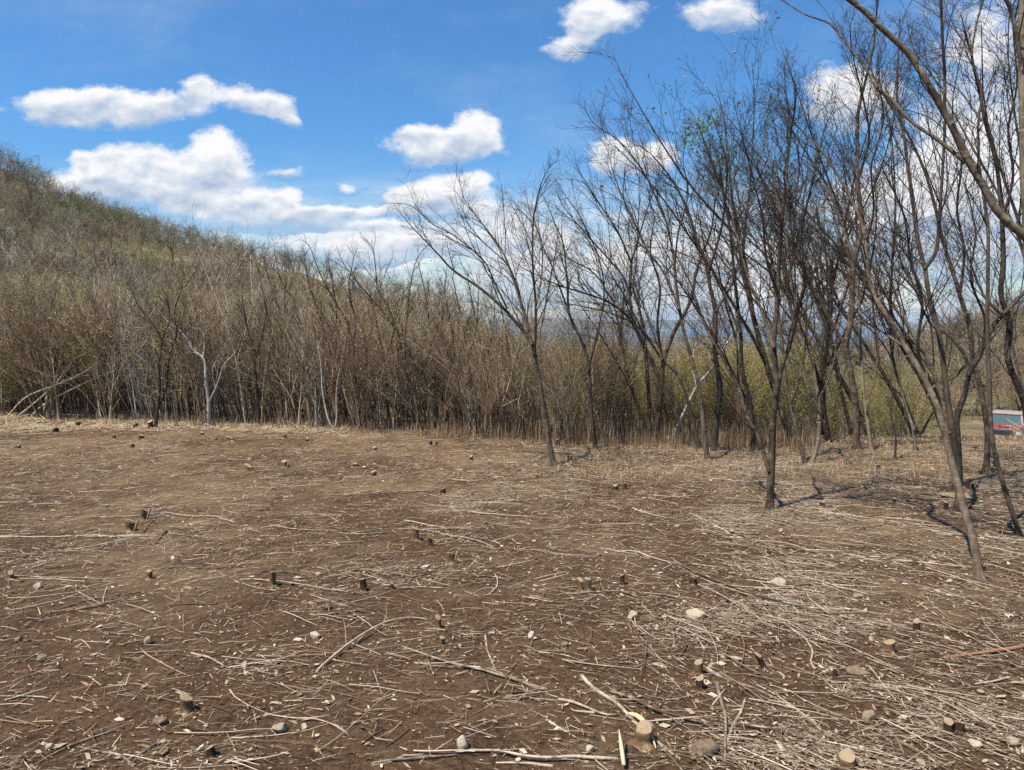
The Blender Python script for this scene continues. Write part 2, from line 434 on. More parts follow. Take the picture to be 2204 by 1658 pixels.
def hill_mat():
    m, t, b = new_mat('dry_hillside')
    co = t.node('ShaderNodeNewGeometry').outputs['Position']
    big = t.noise(co, .045, 4, .6); mid = t.noise(co, .5, 6, .7); fine = t.noise(co, 9, 5, .8)
    c = t.ramp(mid, [(.3, (.08, .06, .032)), (.5, (.18, .14, .075)), (.7, (.32, .25, .145))])
    c = t.mix(t.rng(big, .52, .66, 0, .75), c, (.13, .15, .045, 1))
    c = t.mix(t.rng(t.noise(co, .11, 3, .6), .60, .68, 0, .7), c, (.30, .235, .15, 1))
    c = t.mix(t.rng(fine, .5, .75, 0, .6), c, (.30, .235, .15, 1))
    t.put(b.inputs['Base Color'], c); b.inputs['Roughness'].default_value = .95
    bp = t.node('ShaderNodeBump', {'Height': fine, 'Strength': .8, 'Distance': .25}); t.put(b.inputs['Normal'], bp.outputs[0])
    return m

# ------------------------------------------------------------------ ground, hillside, sea
def grid(name, ys, ns, mat, half, parent=None):
    s = np.linspace(-1, 1, ns); s = np.sign(s) * np.abs(s) ** 1.15
    X = s[None] * half(ys)[:, None]; Y = np.repeat(ys[:, None], ns, 1); Z = H(X, Y)
    V = np.stack([X, Y, Z], -1).reshape(-1, 3)
    i = np.arange(len(ys) * ns).reshape(len(ys), ns)
    q = np.stack([i[:-1, :-1], i[:-1, 1:], i[1:, 1:], i[1:, :-1]], -1).reshape(-1, 4)
    mb = MB(); mb.v = [V]; mb.f = [q]; mb.t = [np.zeros(len(V))]; mb.mi = [np.zeros(len(q))]
    o = mb.build(name, mat); return tag(o, kind='structure')
halfw = lambda y: 24 + np.abs(y) * 1.55
ys = np.concatenate([np.linspace(-30, 1, 40), np.linspace(1.08, 12, 230), np.linspace(12.1, 16, 40)])
ground = grid('ground', ys, 620, ground_mat(), halfw)
ys = np.concatenate([[16.0], 16 + (np.linspace(0, 1, 190)[1:] ** 2.2) * 1184])
hill = grid('hillside', ys, 300, hill_mat(), halfw)

def simple_mat(name, col, rough=.8, metal=0.0, spec=.3, coat=0.0):
    m, t, b = new_mat(name)
    n = t.noise(t.node('ShaderNodeTexCoord').outputs['Object'], 6.0, 5, .7)
    c = t.mix(t.m('MULTIPLY', n, .5), (*col, 1), tuple(x * .62 for x in col) + (1,))
    t.put(b.inputs['Base Color'], c); b.inputs['Roughness'].default_value = rough
    b.inputs['Metallic'].default_value = metal; b.inputs['Specular IOR Level'].default_value = spec
    b.inputs['Coat Weight'].default_value = coat
    return m
def sea_mat():
    m, t, b = new_mat('sea_water')
    co = t.node('ShaderNodeNewGeometry').outputs['Position']
    t.put(b.inputs['Base Color'], (.02, .09, .20, 1)); b.inputs['Roughness'].default_value = .35
    bp = t.node('ShaderNodeBump', {'Height': t.noise(co, .05, 4), 'Strength': .5, 'Distance': 1.5}); t.put(b.inputs['Normal'], bp.outputs[0])
    return m
me = bpy.data.meshes.new('sea'); me.from_pydata([(-30000, 900, -85), (30000, 900, -85), (30000, 26000, -85), (-30000, 26000, -85)], [], [(0, 1, 2, 3)])
me.materials.append(sea_mat()); sea = bpy.data.objects.new('sea', me); COL.objects.link(sea); tag(sea, kind='structure')
# far ridge across the water
fx = np.linspace(-3000, 6500, 160); fy = np.linspace(0, 1, 14)
X, T_ = np.meshgrid(fx, fy); prof = 0.55 * (120 + 120 * np.exp(-((X - 300) / 900) ** 2) + 90 * np.exp(-((X - 2600) / 1100) ** 2) + 30 * sines(X, X * 0, .004, 2) + 10 * sines(X, X * 0, .02, 4))
Zf = -95 + np.sin(T_ * math.pi) * (prof) ; Yf = 7500 + T_ * 2600 + 200 * sines(X, T_ * 900, .003, 8)
V = np.stack([X, Yf, Zf], -1).reshape(-1, 3); i = np.arange(V.shape[0]).reshape(14, 160)
q = np.stack([i[:-1, :-1], i[:-1, 1:], i[1:, 1:], i[1:, :-1]], -1).reshape(-1, 4)
mb = MB(); mb.v = [V]; mb.f = [q]; mb.t = [np.zeros(len(V))]; mb.mi = [np.zeros(len(q))]
tag(mb.build('far_hills', simple_mat('far_hill_cover', (.07, .08, .05))), kind='structure')

# ------------------------------------------------------------------ helpers for words
ORD = ['first', 'second', 'third', 'fourth', 'fifth', 'sixth', 'seventh', 'eighth', 'ninth', 'tenth', 'eleventh', 'twelfth', 'thirteenth', 'fourteenth', 'fifteenth', 'sixteenth', 'seventeenth', 'eighteenth', 'nineteenth', 'twentieth']
TENS = {2: 'twenty', 3: 'thirty', 4: 'forty', 5: 'fifty', 6: 'sixty', 7: 'seventy', 8: 'eighty', 9: 'ninety'}
def ordinal(n):
    if n <= 20: return ORD[n - 1]
    if n % 10 == 0 and n < 100: return TENS[n // 10][:-1] + 'ieth'
    if n < 100: return TENS[n // 10] + ' ' + ORD[n % 10 - 1]
    return 'hundred and ' + ordinal(n - 100) if n > 100 else 'hundredth'
def pix(w):
    d = np.asarray(w, float) - np.array([0, 0, CAMZ]); z = d @ FWD
    return CX + d[0] / z * F, CY - (d @ UPV) / z * F

# ------------------------------------------------------------------ traced trees
# limb: (start index info is implicit) points in photo pixels, width px at start and end, depth drift in metres along it
SHOWN = []      # (px of base, short landmark phrase)
def base_depth(px, py): return float(G(px, py)[1])
def hero(name, label, Y, limbs, bark, tw=1.0, dens=1.0, twig=None, leaf=0, leafmat=None, group=None, cat='tree', l1=(.55, 32), up=.05, sparse_first=True, seed=1, levels=3, bias=None):
    rng = np.random.default_rng(seed + 100)
    twig = twig or M_TWIG
    paths = []
    for pts, w0, w1, dr in limbs:
        n = len(pts); P3 = []
        for i, (px, py) in enumerate(pts):
            y0 = Y + (dr if not isinstance(dr, tuple) else 0) * (i / (n - 1)) if not isinstance(dr, tuple) else Y + dr[0] + (dr[1] - dr[0]) * i / (n - 1)
            P3.append(P(px, py, y0))
        P3 = resample(P3, max(6, 5 * n))
        sc = Y / F / 2 * .78
        R = np.linspace(0, 1, len(P3)); R = (w0 * (1 - R) ** .9 + w1 * (1 - (1 - R) ** .9)) * sc
        L = np.linalg.norm(np.diff(P3, axis=0), axis=1).sum()
        jit = sines(np.linspace(0, L * 6, len(P3)), 0, 1.0, seed + len(paths)) * .012
        P3[1:, 0] += jit[1:] * np.linspace(.2, 1, len(P3))[1:]
        paths.append((P3, R, L))
    base = paths[0][0][0].copy(); base[2] = float(H(base[0], base[1]))
    root = empty(name, base)
    tag(root, label, cat, group)
    mb = MB()
    for i, (P3, R, L) in enumerate(paths):
        R = R.copy()
        if i == 0 :
            P3 = np.concatenate([[P3[0] - [0, 0, .06]], P3]); R = np.concatenate([[R[0] * 2.0], R]); R[1] *= 1.5; R[2] *= 1.12; r0 = R[3]
        R *= 1 + .10 * sines(np.linspace(0, L * 9, len(R)), 0, 1.0, seed * 3 + i)
        mb.tubes(P3[None], R[None], 9, rng.uniform(.35, .65))
        if i == 0 and r0 > .014:
            nr = 5; a = rng.uniform(0, 6.28) + np.arange(nr) / nr * 6.28 + rng.normal(0, .3, nr); ln = r0 * rng.uniform(2.5, 5, nr); tt = np.linspace(0, 1, 6)
            o2 = P3[1]; X = o2[0] + np.cos(a)[:, None] * ln[:, None] * tt; Yr = o2[1] + np.sin(a)[:, None] * ln[:, None] * tt
            Zr = H(X, Yr) + r0 * (1.3 * (1 - tt) ** 2.2 - .25 * tt); mb.tubes(np.stack([X, Yr, Zr], -1), np.broadcast_to(r0 * (.62 - .5 * tt), (nr, 6)).copy(), 6, .5)
        if i == 0:   # knots and broken twig stubs
            S_, D_, L_, q_ = kids(P3[None], R[None], max(3, int(L * 4)), .08, .8, 60, 1, .4, np.array([1.]), rng)
            A_k, RA_k = grow(S_, D_, rng.uniform(1.6, 4, len(S_)) * q_ * 1.6, q_ * 1.1, 3, .05, 0, .6, None, rng); mb.tubes(A_k, RA_k, 5, .5, cap=True)
    cr = MB(); LC = []
    for i, (P3, R, L) in enumerate(paths):
        K = max(3, int(L * 5.6 * dens)); t0 = .45 if i == 0 and sparse_first else .12
        if i == 0 and sparse_first: K = max(2, int(K * .5))
        S, D, Ln, r = kids(P3[None], np.maximum(R, .004)[None], K, t0, 1.0, l1[1], 1, .55, np.array([1.0]), rng, end=.38)
        D = unit(D + np.array([-.12, 0, .25]))
        Ln = Ln * l1[0] * 1.7 * tw * (1 if i else .85)
        r = np.clip(r, .0018, .0055)
        # the limb's own tip runs on
        tipD = unit(P3[-1] - P3[-3])[None]
        S = np.concatenate([S, P3[-1:]]); D = np.concatenate([D, tipD]); Ln = np.append(Ln, .35 * tw); r = np.append(r, max(R[-1], .003))
        A, RA = grow(S, D, Ln, r, 7, .10, up, .3, bias, rng)
        cr.tubes(A, RA, 4, rng.uniform(.2, .8, len(A)))
        S, D, L2, r2 = kids(A, RA, max(2, int(7 * dens)), .15, 1.0, 32, .5, .6, Ln, rng)
        r2 = np.maximum(r2, .0013); L2 = np.maximum(L2, .14)
        B, RB = grow(S, D, L2, r2, 5, .12, up, .5, bias, rng)
        cr.tubes(B, RB, 3, rng.uniform(.2, .8, len(B)))
        if levels > 2:
            S, D, L3, r3 = kids(B, RB, max(2, int(4 * dens)), .2, 1.0, 35, .55, .8, L2, rng)
            r3 = np.maximum(r3, .0009); L3 = np.maximum(L3, .08)
            Cc, RC = grow(S, D, L3, r3, 3, .14, up, .7, bias, rng)
            cr.tubes(Cc, RC, 3, rng.uniform(.2, .8, len(Cc)))
        if leaf: LC.append(B[:, -1][rng.uniform(0, 1, len(B)) < leaf])
    mb.build('trunk', bark, root)
    cr.build('crown', twig, root)
    if leaf:
        C = np.concatenate(LC); C = np.repeat(C, 4, 0) + rng.normal(0, .04, (len(C) * 4, 3))
        lf = MB(); lf.quads(leaf_quads(C, .016, rng), rng.uniform(0, 1, len(C))); lf.build('leaves', leafmat or M_LEAFG, root, smooth=False)
    SHOWN.append((limbs[0][0][0][0], label))
    return root

T = []
# three sapling trees that sweep to the left over the bushes
hero('bare_tree', 'slender bare tree on open soil sweeping its crown far left over the bushes', base_depth(1194, 1002), [
    ([(1194, 1003), (1186, 973), (1170, 879), (1157, 801), (1145, 742), (1115, 699), (1080, 660), (1033, 620), (974, 581), (935, 538), (900, 502)], 17, 3, 0.1),
    ([(1145, 742), (1131, 683), (1108, 609), (1088, 554), (1064, 515), (1025, 464), (1000, 430)], 9, 2.5, .5),
    ([(1151, 770), (1153, 664), (1147, 585), (1147, 507), (1155, 428), (1166, 392)], 8, 2.5, -.4),
    ([(1092, 665), (1065, 610), (1041, 562), (982, 510), (930, 482), (895, 450)], 5, 2, -.3),
    ([(1153, 664), (1165, 600), (1166, 522), (1140, 455)], 5, 2, .7),
    ([(1120, 640), (1095, 575), (1040, 520), (1005, 480)], 4, 2, -.6)], M_TRUNK, 1.0, 1.1, seed=1)
hero('bare_tree', 'thin bare tree leaning left close behind the first sweeping tree', 10.6, [
    ([(1210, 944), (1206, 891), (1186, 820), (1170, 773), (1163, 722), (1170, 683), (1185, 600), (1200, 520)], 9, 2.5, .2),
    ([(1170, 773), (1140, 700), (1100, 650), (1060, 600)], 5, 2, .4)], M_TRUNK, .8, .8, seed=2)
hero('bare_tree', 'dark straight bare tree standing alone between the sweeping tree and the forked pair', base_depth(1282, 967), [
    ([(1282, 967), (1272, 879), (1266, 781), (1249, 726), (1225, 675), (1219, 585), (1213, 526), (1190, 470)], 12, 2.5, .1),
    ([(1225, 675), (1194, 590), (1166, 522), (1150, 480)], 6, 2, .5),
    ([(1266, 800), (1285, 720), (1300, 640), (1290, 560), (1250, 470), (1230, 440)], 6, 2, -.4)], M_DARK, .95, 1, seed=3)
hero('bare_tree', 'leaning bare tree with a long level limb reaching left over the thicket', base_depth(1489, 962), [
    ([(1489, 962), (1462, 908), (1432, 845), (1402, 775), (1386, 745), (1366, 696), (1356, 646), (1359, 566), (1366, 540), (1385, 480), (1400, 430)], 15, 3, .1),
    ([(1386, 745), (1356, 689), (1329, 662), (1293, 643), (1250, 629), (1200, 613), (1150, 590)], 8, 2.5, -.3),
    ([(1360, 660), (1343, 600), (1309, 556), (1276, 520), (1240, 480), (1210, 440)], 7, 2, .5),
    ([(1359, 566), (1330, 500), (1290, 440), (1260, 390)], 5, 2, -.5),
    ([(1320, 650), (1280, 590), (1230, 560), (1180, 530)], 5, 2, .3)], M_DARK, 1.0, 1.15, seed=4)
hero('bare_tree', 'straight dark tree in front of the forked clump with its base on open soil', base_depth(1523, 991), [
    ([(1523, 991), (1515, 931), (1508, 848), (1492, 785), (1472, 716), (1462, 666), (1452, 583), (1444, 520), (1425, 450), (1400, 400)], 14, 3, .1),
    ([(1462, 666), (1430, 590), (1390, 530), (1350, 450), (1320, 370), (1310, 330)], 7, 2, .6),
    ([(1452, 583), (1460, 500), (1480, 420), (1470, 350)], 6, 2, -.4),
    ([(1430, 470), (1390, 380), (1340, 310), (1290, 275)], 5, 2, -.3)], M_TRUNK, 1.05, 1.2, seed=5)
hero('bare_tree', 'stout bare tree with a thick bulging trunk beside the clump of leaning stems', base_depth(1535, 973), [
    ([(1535, 973), (1542, 898), (1550, 835), (1542, 789), (1538, 732), (1540, 672), (1528, 616), (1522, 576), (1499, 517), (1480, 450), (1440, 380), (1400, 330)], 19, 3, .2),
    ([(1524, 590), (1548, 510), (1560, 440), (1565, 360), (1550, 300)], 8, 2.5, -.5),
    ([(1540, 672), (1580, 600), (1600, 520), (1590, 430), (1570, 360)], 7, 2, .6)], M_DARK, 1.05, 1.2, leaf=.12, leafmat=M_LEAFG, seed=6)
rl = SC.objects[[o.name for o in SC.objects if o.get('label', '').startswith('stout bare tree with a thick bulging')][0]]
lf = MB(); rg0 = np.random.default_rng(12)
for cx_, cy_, sg, nn, yy in ((1505, 285, .10, 160, 9.6), (1528, 262, .07, 80, 9.5), (1515, 330, .07, 70, 9.7), (1560, 330, .12, 130, 10.2), (1545, 385, .12, 110, 10.0), (1480, 300, .06, 50, 9.6)):
    C_ = P(cx_, cy_, yy) + rg0.normal(0, 1, (nn, 3)) * sg * np.array([1, 1.2, 1.1]); lf.quads(leaf_quads(C_, .022, rg0), rg0.uniform(0, 1, nn))
lf.build('leaves', M_LEAFG, rl, smooth=False)
hero('bare_tree', 'crooked dark tree leaning steeply left at the back of the forked clump', base_depth(1505, 966), [
    ([(1505, 966), (1482, 872), (1459, 808), (1426, 775), (1386, 716), (1350, 690), (1300, 670), (1230, 655)], 11, 2.5, .3),
    ([(1426, 775), (1400, 700), (1370, 620), (1340, 560)], 6, 2, .7)], M_DARK, .9, .9, seed=7)
hero('bare_tree', 'thick dark trunk behind the clearing edge forking above eye level', 10.4, [
    ([(1410, 950), (1419, 881), (1425, 832), (1428, 782), (1449, 719), (1485, 649), (1500, 580), (1530, 500), (1540, 430)], 17, 3, .3),
    ([(1428, 790), (1415, 700), (1420, 620), (1400, 540), (1410, 470)], 9, 2.5, -.3)], M_DARK, 1.0, 1, seed=8)
hero('dead_tree', 'pale dead trunk leaning right across the dark stems at the clearing edge', 10.2, [
    ([(1440, 958), (1475, 881), (1499, 832), (1532, 792), (1565, 739), (1597, 690)], 9, 4, .3),
    ([(1499, 832), (1490, 780), (1500, 730)], 4, 2, .2)], M_WHITE, .4, .35, seed=9, levels=2)
hero('dead_tree', 'straight pale grey trunk standing among the thicket behind the first leaning trees', 11.5, [
    ([(1330, 930), (1328, 860), (1334, 780), (1338, 700), (1342, 640)], 15, 7, 0),
    ([(1331, 850), (1322, 780), (1320, 720)], 7, 4, .2)], M_GREY, .5, .4, seed=10)
hero('forked_tree', 'dark forked tree standing alone in the open at the middle right of the clearing', base_depth(1657, 1098), [
    ([(1657, 1099), (1658, 1050), (1661, 998), (1664, 898), (1671, 832), (1666, 749), (1674, 633), (1680, 500), (1690, 400), (1702, 300), (1712, 220)], 21, 4, .1),
    ([(1671, 850), (1682, 792), (1700, 739), (1717, 666), (1731, 609), (1724, 500), (1745, 400), (1768, 300)], 14, 3, -.3),
    ([(1655, 1015), (1635, 948), (1605, 891), (1591, 838), (1571, 799), (1545, 752), (1518, 700), (1490, 620), (1450, 540)], 12, 3, .5),
    ([(1666, 749), (1640, 670), (1610, 600), (1590, 520), (1560, 430), (1530, 360)], 9, 2.5, .6),
    ([(1674, 633), (1650, 560), (1640, 470), (1620, 380), (1600, 300)], 8, 2.5, -.5),
    ([(1722, 560), (1700, 470), (1720, 360), (1700, 260), (1690, 180)], 6, 2, .3)], M_TRUNK, .85, 1.25, seed=11)
hero('bare_tree', 'slim dark tree just left of the lone forked tree and behind it', base_depth(1622, 972), [
    ([(1622, 972), (1614, 865), (1598, 799), (1593, 716), (1581, 600), (1575, 533), (1560, 430), (1530, 350), (1510, 290)], 14, 2.5, .2),
    ([(1593, 716), (1560, 640), (1520, 560), (1480, 500), (1450, 420)], 7, 2, .5)], M_DARK, 1.0, 1.1, seed=12)
hero('leaning_tree', 'bare twin tree leaning left behind the lone forked tree, rooted beside a grey base', base_depth(1628, 968), [
    ([(1634, 968), (1622, 900), (1590, 830), (1560, 770), (1520, 700), (1470, 620), (1420, 560)], 13, 2.5, .5),
    ([(1590, 830), (1585, 740), (1560, 650), (1540, 560), (1500, 470)], 8, 2, .2)], M_DARK, 1.0, 1.1, seed=13)
hero('bare_tree', 'left stem of the V pair of bare trees right of the lone forked tree', base_depth(1732, 999), [
    ([(1734, 1000), (1719, 944), (1702, 869), (1691, 824), (1685, 760), (1672, 650), (1660, 560), (1640, 460), (1620, 380)], 12, 2.5, .2),
    ([(1702, 869), (1725, 800), (1735, 720), (1750, 640), (1740, 560)], 7, 2, -.2)], M_TRUNK, 1.0, 1.1, seed=14)
hero('bare_tree', 'right stem of the V pair of bare trees, pale at its lower fork', base_depth(1747, 998), [
    ([(1746, 998), (1760, 955), (1763, 875), (1753, 807), (1743, 738), (1719, 679), (1702, 600), (1690, 500), (1665, 400), (1650, 300)], 11, 2.5, .3),
    ([(1763, 880), (1740, 840), (1728, 800), (1700, 740), (1670, 690)], 5, 2, .2),
    ([(1763, 860), (1790, 800), (1800, 740), (1795, 650)], 6, 2, -.3)], M_GREY, 1.0, 1.0, leaf=.15, leafmat=M_LEAF, seed=15)
hero('bare_tree', 'dark pair of trunks standing behind the V pair at the clearing crest', 10.3, [
    ([(1785, 975), (1776, 900), (1765, 840), (1745, 760), (1720, 690), (1700, 620), (1690, 560)], 17, 3, .2),
    ([(1790, 975), (1770, 900), (1768, 830), (1770, 740), (1790, 650), (1780, 560), (1760, 470)], 11, 3, .4)], M_DARK, 1.0, 1.1, seed=16)
hero('bare_tree', 'stout brown tree on the crest whose left limb crosses the pale sky gap', base_depth(1843, 968), [
    ([(1843, 969), (1843, 893), (1832, 807), (1820, 748), (1824, 721), (1832, 680), (1834, 620), (1838, 560), (1856, 490), (1846, 392), (1846, 256), (1861, 181), (1882, 90), (1890, -10)], 20, 4, -.2),
    ([(1820, 748), (1777, 672), (1753, 628), (1732, 580), (1700, 520), (1660, 440), (1630, 370), (1590, 310)], 10, 3, .4),
    ([(1838, 560), (1810, 480), (1780, 400), (1730, 320), (1680, 250)], 8, 2.5, .6),
    ([(1846, 392), (1870, 300), (1860, 220), (1840, 140), (1830, 60)], 7, 2, -.4)], M_TRUNK, 1.0, 1.25, seed=17)
hero('bare_tree', 'slender grey tree just right of the stout crest tree', base_depth(1873, 971), [
    ([(1875, 972), (1863, 875), (1856, 817), (1851, 720), (1849, 652), (1830, 560), (1800, 480), (1770, 380)], 11, 2.5, .4),
    ([(1863, 880), (1885, 800), (1890, 720), (1880, 620)], 6, 2, 0)], M_GREY, .95, 1, leaf=.2, leafmat=M_LEAFB, seed=18)
hero('small_tree', 'short bare sapling with a pale Y fork in front of the crest', base_depth(1925, 989), [
    ([(1926, 990), (1927, 944), (1918, 893), (1920, 840), (1905, 790)], 7, 2, 0),
    ([(1927, 944), (1945, 900), (1950, 850)], 3, 1.5, .1)], M_DARK, .45, .6, seed=19, levels=2)
hero('small_tree', 'small knobbly tree on the crest with pale twisting upper branches', base_depth(1970, 974), [
    ([(1970, 976), (1966, 927), (1958, 900), (1945, 860), (1935, 800), (1930, 720)], 10, 2, .2),
    ([(1966, 927), (1985, 880), (2000, 840), (1990, 780)], 5, 2, .2)], M_GREY, .7, .7, seed=20)
hero('leaning_tree', 'long grey-brown tree leaning left from the front right of the clearing', base_depth(2106, 1241), [
    ([(2106, 1241), (2097, 1174), (2083, 1122), (2069, 1071), (2056, 1020), (2042, 968), (2025, 900), (2011, 858), (1987, 810), (1949, 748), (1918, 693), (1891, 652), (1870, 600), (1863, 532), (1850, 470), (1815, 400), (1770, 330), (1725, 280)], 25, 5, 1.2),
    ([(1949, 748), (1900, 715), (1860, 690), (1835, 660), (1790, 640)], 9, 3, (.9, 1.6)),
    ([(1987, 810), (1975, 740), (1985, 650), (1960, 560), (1945, 460), (1900, 360)], 12, 3, (.9, .4)),
    ([(1863, 532), (1880, 450), (1875, 360), (1900, 260), (1890, 180)], 8, 2.5, (1.0, .6))], M_TRUNK, .85, 1.2, seed=21)
hero('forked_tree', 'dark tall tree with a wide Y fork just behind the long leaning tree', base_depth(2060, 1107), [
    ([(2060, 1108), (2064, 1030), (2049, 927), (2035, 824), (2021, 721), (1999, 635), (1990, 576), (1976, 514), (1960, 400), (1945, 300), (1930, 200), (1935, 100)], 19, 4, .3),
    ([(1990, 580), (2014, 542), (2021, 480), (2030, 350), (2035, 200), (2028, 90), (2026, -10)], 10, 3.5, .1),
    ([(2021, 721), (1990, 640), (1950, 590), (1920, 500), (1900, 400)], 8, 2.5, .5)], M_DARK, .95, 1.2, seed=22)
hero('bare_tree', 'tree with a thick black limb curving right toward the red pickup', base_depth(2062, 1050), [
    ([(2066, 1052), (2062, 960), (2060, 900), (2076, 850), (2087, 800), (2107, 769), (2138, 703), (2173, 662), (2210, 620), (2240, 560)], 19, 8, .3),
    ([(2085, 810), (2076, 765), (2039, 721), (2005, 700), (1975, 640), (1950, 570)], 10, 3, .4),
    ([(2110, 765), (2120, 690), (2090, 600), (2100, 500), (2080, 400)], 8, 3, -.2)], M_DARK, .95, 1.1, leaf=.15, leafmat=M_LEAF, seed=23)
hero('bare_tree', 'olive brown tree standing just left of the red pickup', base_depth(2123, 1018), [
    ([(2123, 1018), (2125, 927), (2111, 841), (2094, 772), (2087, 703), (2066, 635), (2045, 566), (2028, 514), (2000, 400), (1960, 300), (1900, 200), (1860, 120)], 16, 3, .3),
    ([(2066, 635), (2075, 540), (2060, 450), (2070, 340), (2050, 240), (2060, 150)], 8, 2.5, -.3)], M_TRUNK, 1.0, 1.2, seed=24)
hero('thin_tree', 'thin black stem in front of the pickup leaning from the far right ground', base_depth(2194, 1157), [
    ([(2196, 1158), (2168, 1071), (2148, 1003), (2134, 934), (2130, 824), (2126, 721), (2126, 583), (2124, 480), (2110, 380), (2105, 280), (2112, 200), (2092, 121), (2105, 45), (2122, -10)], 14, 4, .5),
    ([(2092, 121), (2060, 70), (2020, 35), (1965, 0)], 4.5, 2, .6),
    ([(2112, 262), (2070, 200), (2020, 170), (1960, 150)], 4, 2, .6)], M_DARK, .8, 1.1, seed=25)
hero('bare_tree', 'reddish brown tree at the far right picture edge beside the pickup', base_depth(2215, 1040), [
    ([(2228, 1042), (2214, 920), (2204, 865), (2176, 796), (2169, 755), (2173, 693), (2155, 635), (2159, 566), (2157, 467), (2145, 362), (2120, 262), (2111, 211), (2092, 121)], 20, 6, .2),
    ([(2157, 480), (2180, 380), (2170, 280), (2190, 180), (2180, 60)], 8, 3, -.2),
    ([(2173, 693), (2120, 640), (2085, 560), (2050, 470)], 8, 2.5, .5)], M_DARK, .95, 1.15, seed=26)
hero('large_tree', 'big pale barked tree whose long diagonal limb crosses the upper right sky', 4.3, [
    ([(2420, 1330), (2400, 1000), (2350, 760), (2290, 600), (2204, 507), (2178, 486), (2145, 452), (2117, 404), (2081, 341), (2054, 286), (2030, 241), (1997, 181), (1976, 145), (1946, 106), (1891, 54), (1861, 24), (1815, -10)], 34, 13, .2),
    ([(2078, 350), (2045, 322), (2012, 296), (1975, 272), (1946, 247), (1915, 211), (1885, 187), (1873, 166), (1843, 121), (1816, 87), (1786, 51), (1735, 32), (1690, 5)], 12, 3, (.25, .8)),
    ([(2033, 245), (2034, 151), (2030, 100), (2027, 45), (2024, -10)], 9, 6, (.2, 0)),
    ([(1885, 190), (1920, 150), (1960, 128), (2000, 110)], 4, 2, (.5, .7))], M_GREY, .6, .55, seed=27, sparse_first=True)
hero('large_tree', 'straight grey trunk cut by the right picture edge with a dark limb bending left', 5.2, [
    ([(2262, 1450), (2250, 1200), (2236, 900), (2216, 600), (2206, 400), (2201, 250), (2201, 100), (2202, -30)], 24, 19, 0),
    ([(2198, 150), (2192, 95), (2178, 26), (2158, -15)], 12, 10, (0, -.1))], M_GREY, .6, .4, seed=28)

# traced trees of the thicket edge, left half
hero('white_tree', 'white barked small tree with a forked twisting trunk at the left thicket edge', 11.2, [
    ([(449, 923), (449, 870), (443, 822), (442, 787), (435, 770), (413, 750), (395, 719), (368, 698), (350, 680)], 11, 3, 0),
    ([(436, 772), (440, 745), (438, 719), (426, 700), (415, 665)], 4.5, 2, .2),
    ([(450, 866), (467, 829), (481, 787), (502, 763), (512, 745)], 5, 2, -.2),
    ([(413, 750), (405, 710), (425, 680), (443, 660)], 4, 2, .2),
    ([(464, 835), (457, 800), (466, 775)], 3, 1.5, 0)], M_WHITE, .45, .6, twig=M_BRUSH, seed=31)
hero('dark_tree', 'dark twin stemmed sapling tree just left of the white barked tree', 11.0, [
    ([(335, 917), (344, 842), (342, 787), (347, 736), (330, 700), (300, 660), (285, 630)], 8, 2, 0),
    ([(338, 890), (357, 836), (364, 770), (380, 719), (375, 670), (390, 620)], 6, 2, .2),
    ([(347, 736), (365, 690), (360, 640)], 4, 2, -.2)], M_DARK, .7, .8, seed=32)
hero('pale_tree', 'pale stemmed leaning tree in the middle of the thicket edge', 11.0, [
    ([(670, 920), (663, 873), (650, 822), (650, 787), (639, 760), (619, 719), (602, 677), (585, 620), (570, 570)], 9, 2, .1),
    ([(650, 790), (657, 743), (646, 701), (622, 640), (600, 590), (590, 545)], 6, 2, .3)], M_GREY, .8, .9, seed=33)
hero('pale_tree', 'low U shaped pair of pale stems beside the pale leaning tree', 10.8, [
    ([(718, 926), (705, 897), (694, 839), (690, 780), (680, 700)], 6, 2, 0),
    ([(720, 926), (725, 897), (725, 839), (735, 780), (745, 720)], 6, 2, 0)], M_WHITE, .6, .6, seed=34)
hero('dark_tree', 'dark bent tree rising above the thicket just left of the clearing centre', 10.9, [
    ([(788, 928), (767, 820), (759, 742), (743, 687), (716, 640), (690, 590), (670, 540)], 8, 2, .1),
    ([(759, 742), (765, 690), (750, 620), (760, 560)], 5, 2, -.1)], M_DARK, .75, .9, seed=35)
hero('bare_tree', 'many limbed bare tree fanning above the thicket near the clearing centre', 10.8, [
    ([(905, 932), (892, 852), (872, 801), (857, 722), (833, 683), (794, 636), (767, 605), (745, 575)], 11, 2.5, .1),
    ([(857, 722), (835, 660), (814, 624), (806, 546), (800, 530)], 6, 2, .3),
    ([(872, 790), (872, 715), (880, 644), (892, 570), (905, 545)], 6, 2, -.2),
    ([(888, 836), (916, 785), (931, 734), (951, 683)], 4, 2, -.1)], M_TRUNK, .75, .9, seed=36)
hero('pale_tree', 'small forked pale tree at the left picture edge above the bushes', 12.6, [
    ([(4, 860), (3, 753), (8, 700), (20, 660)], 5, 2, 0), ([(5, 720), (-15, 680), (-20, 650)], 3.5, 2, 0)], M_WHITE, .5, .6, twig=M_BRUSH, seed=37)
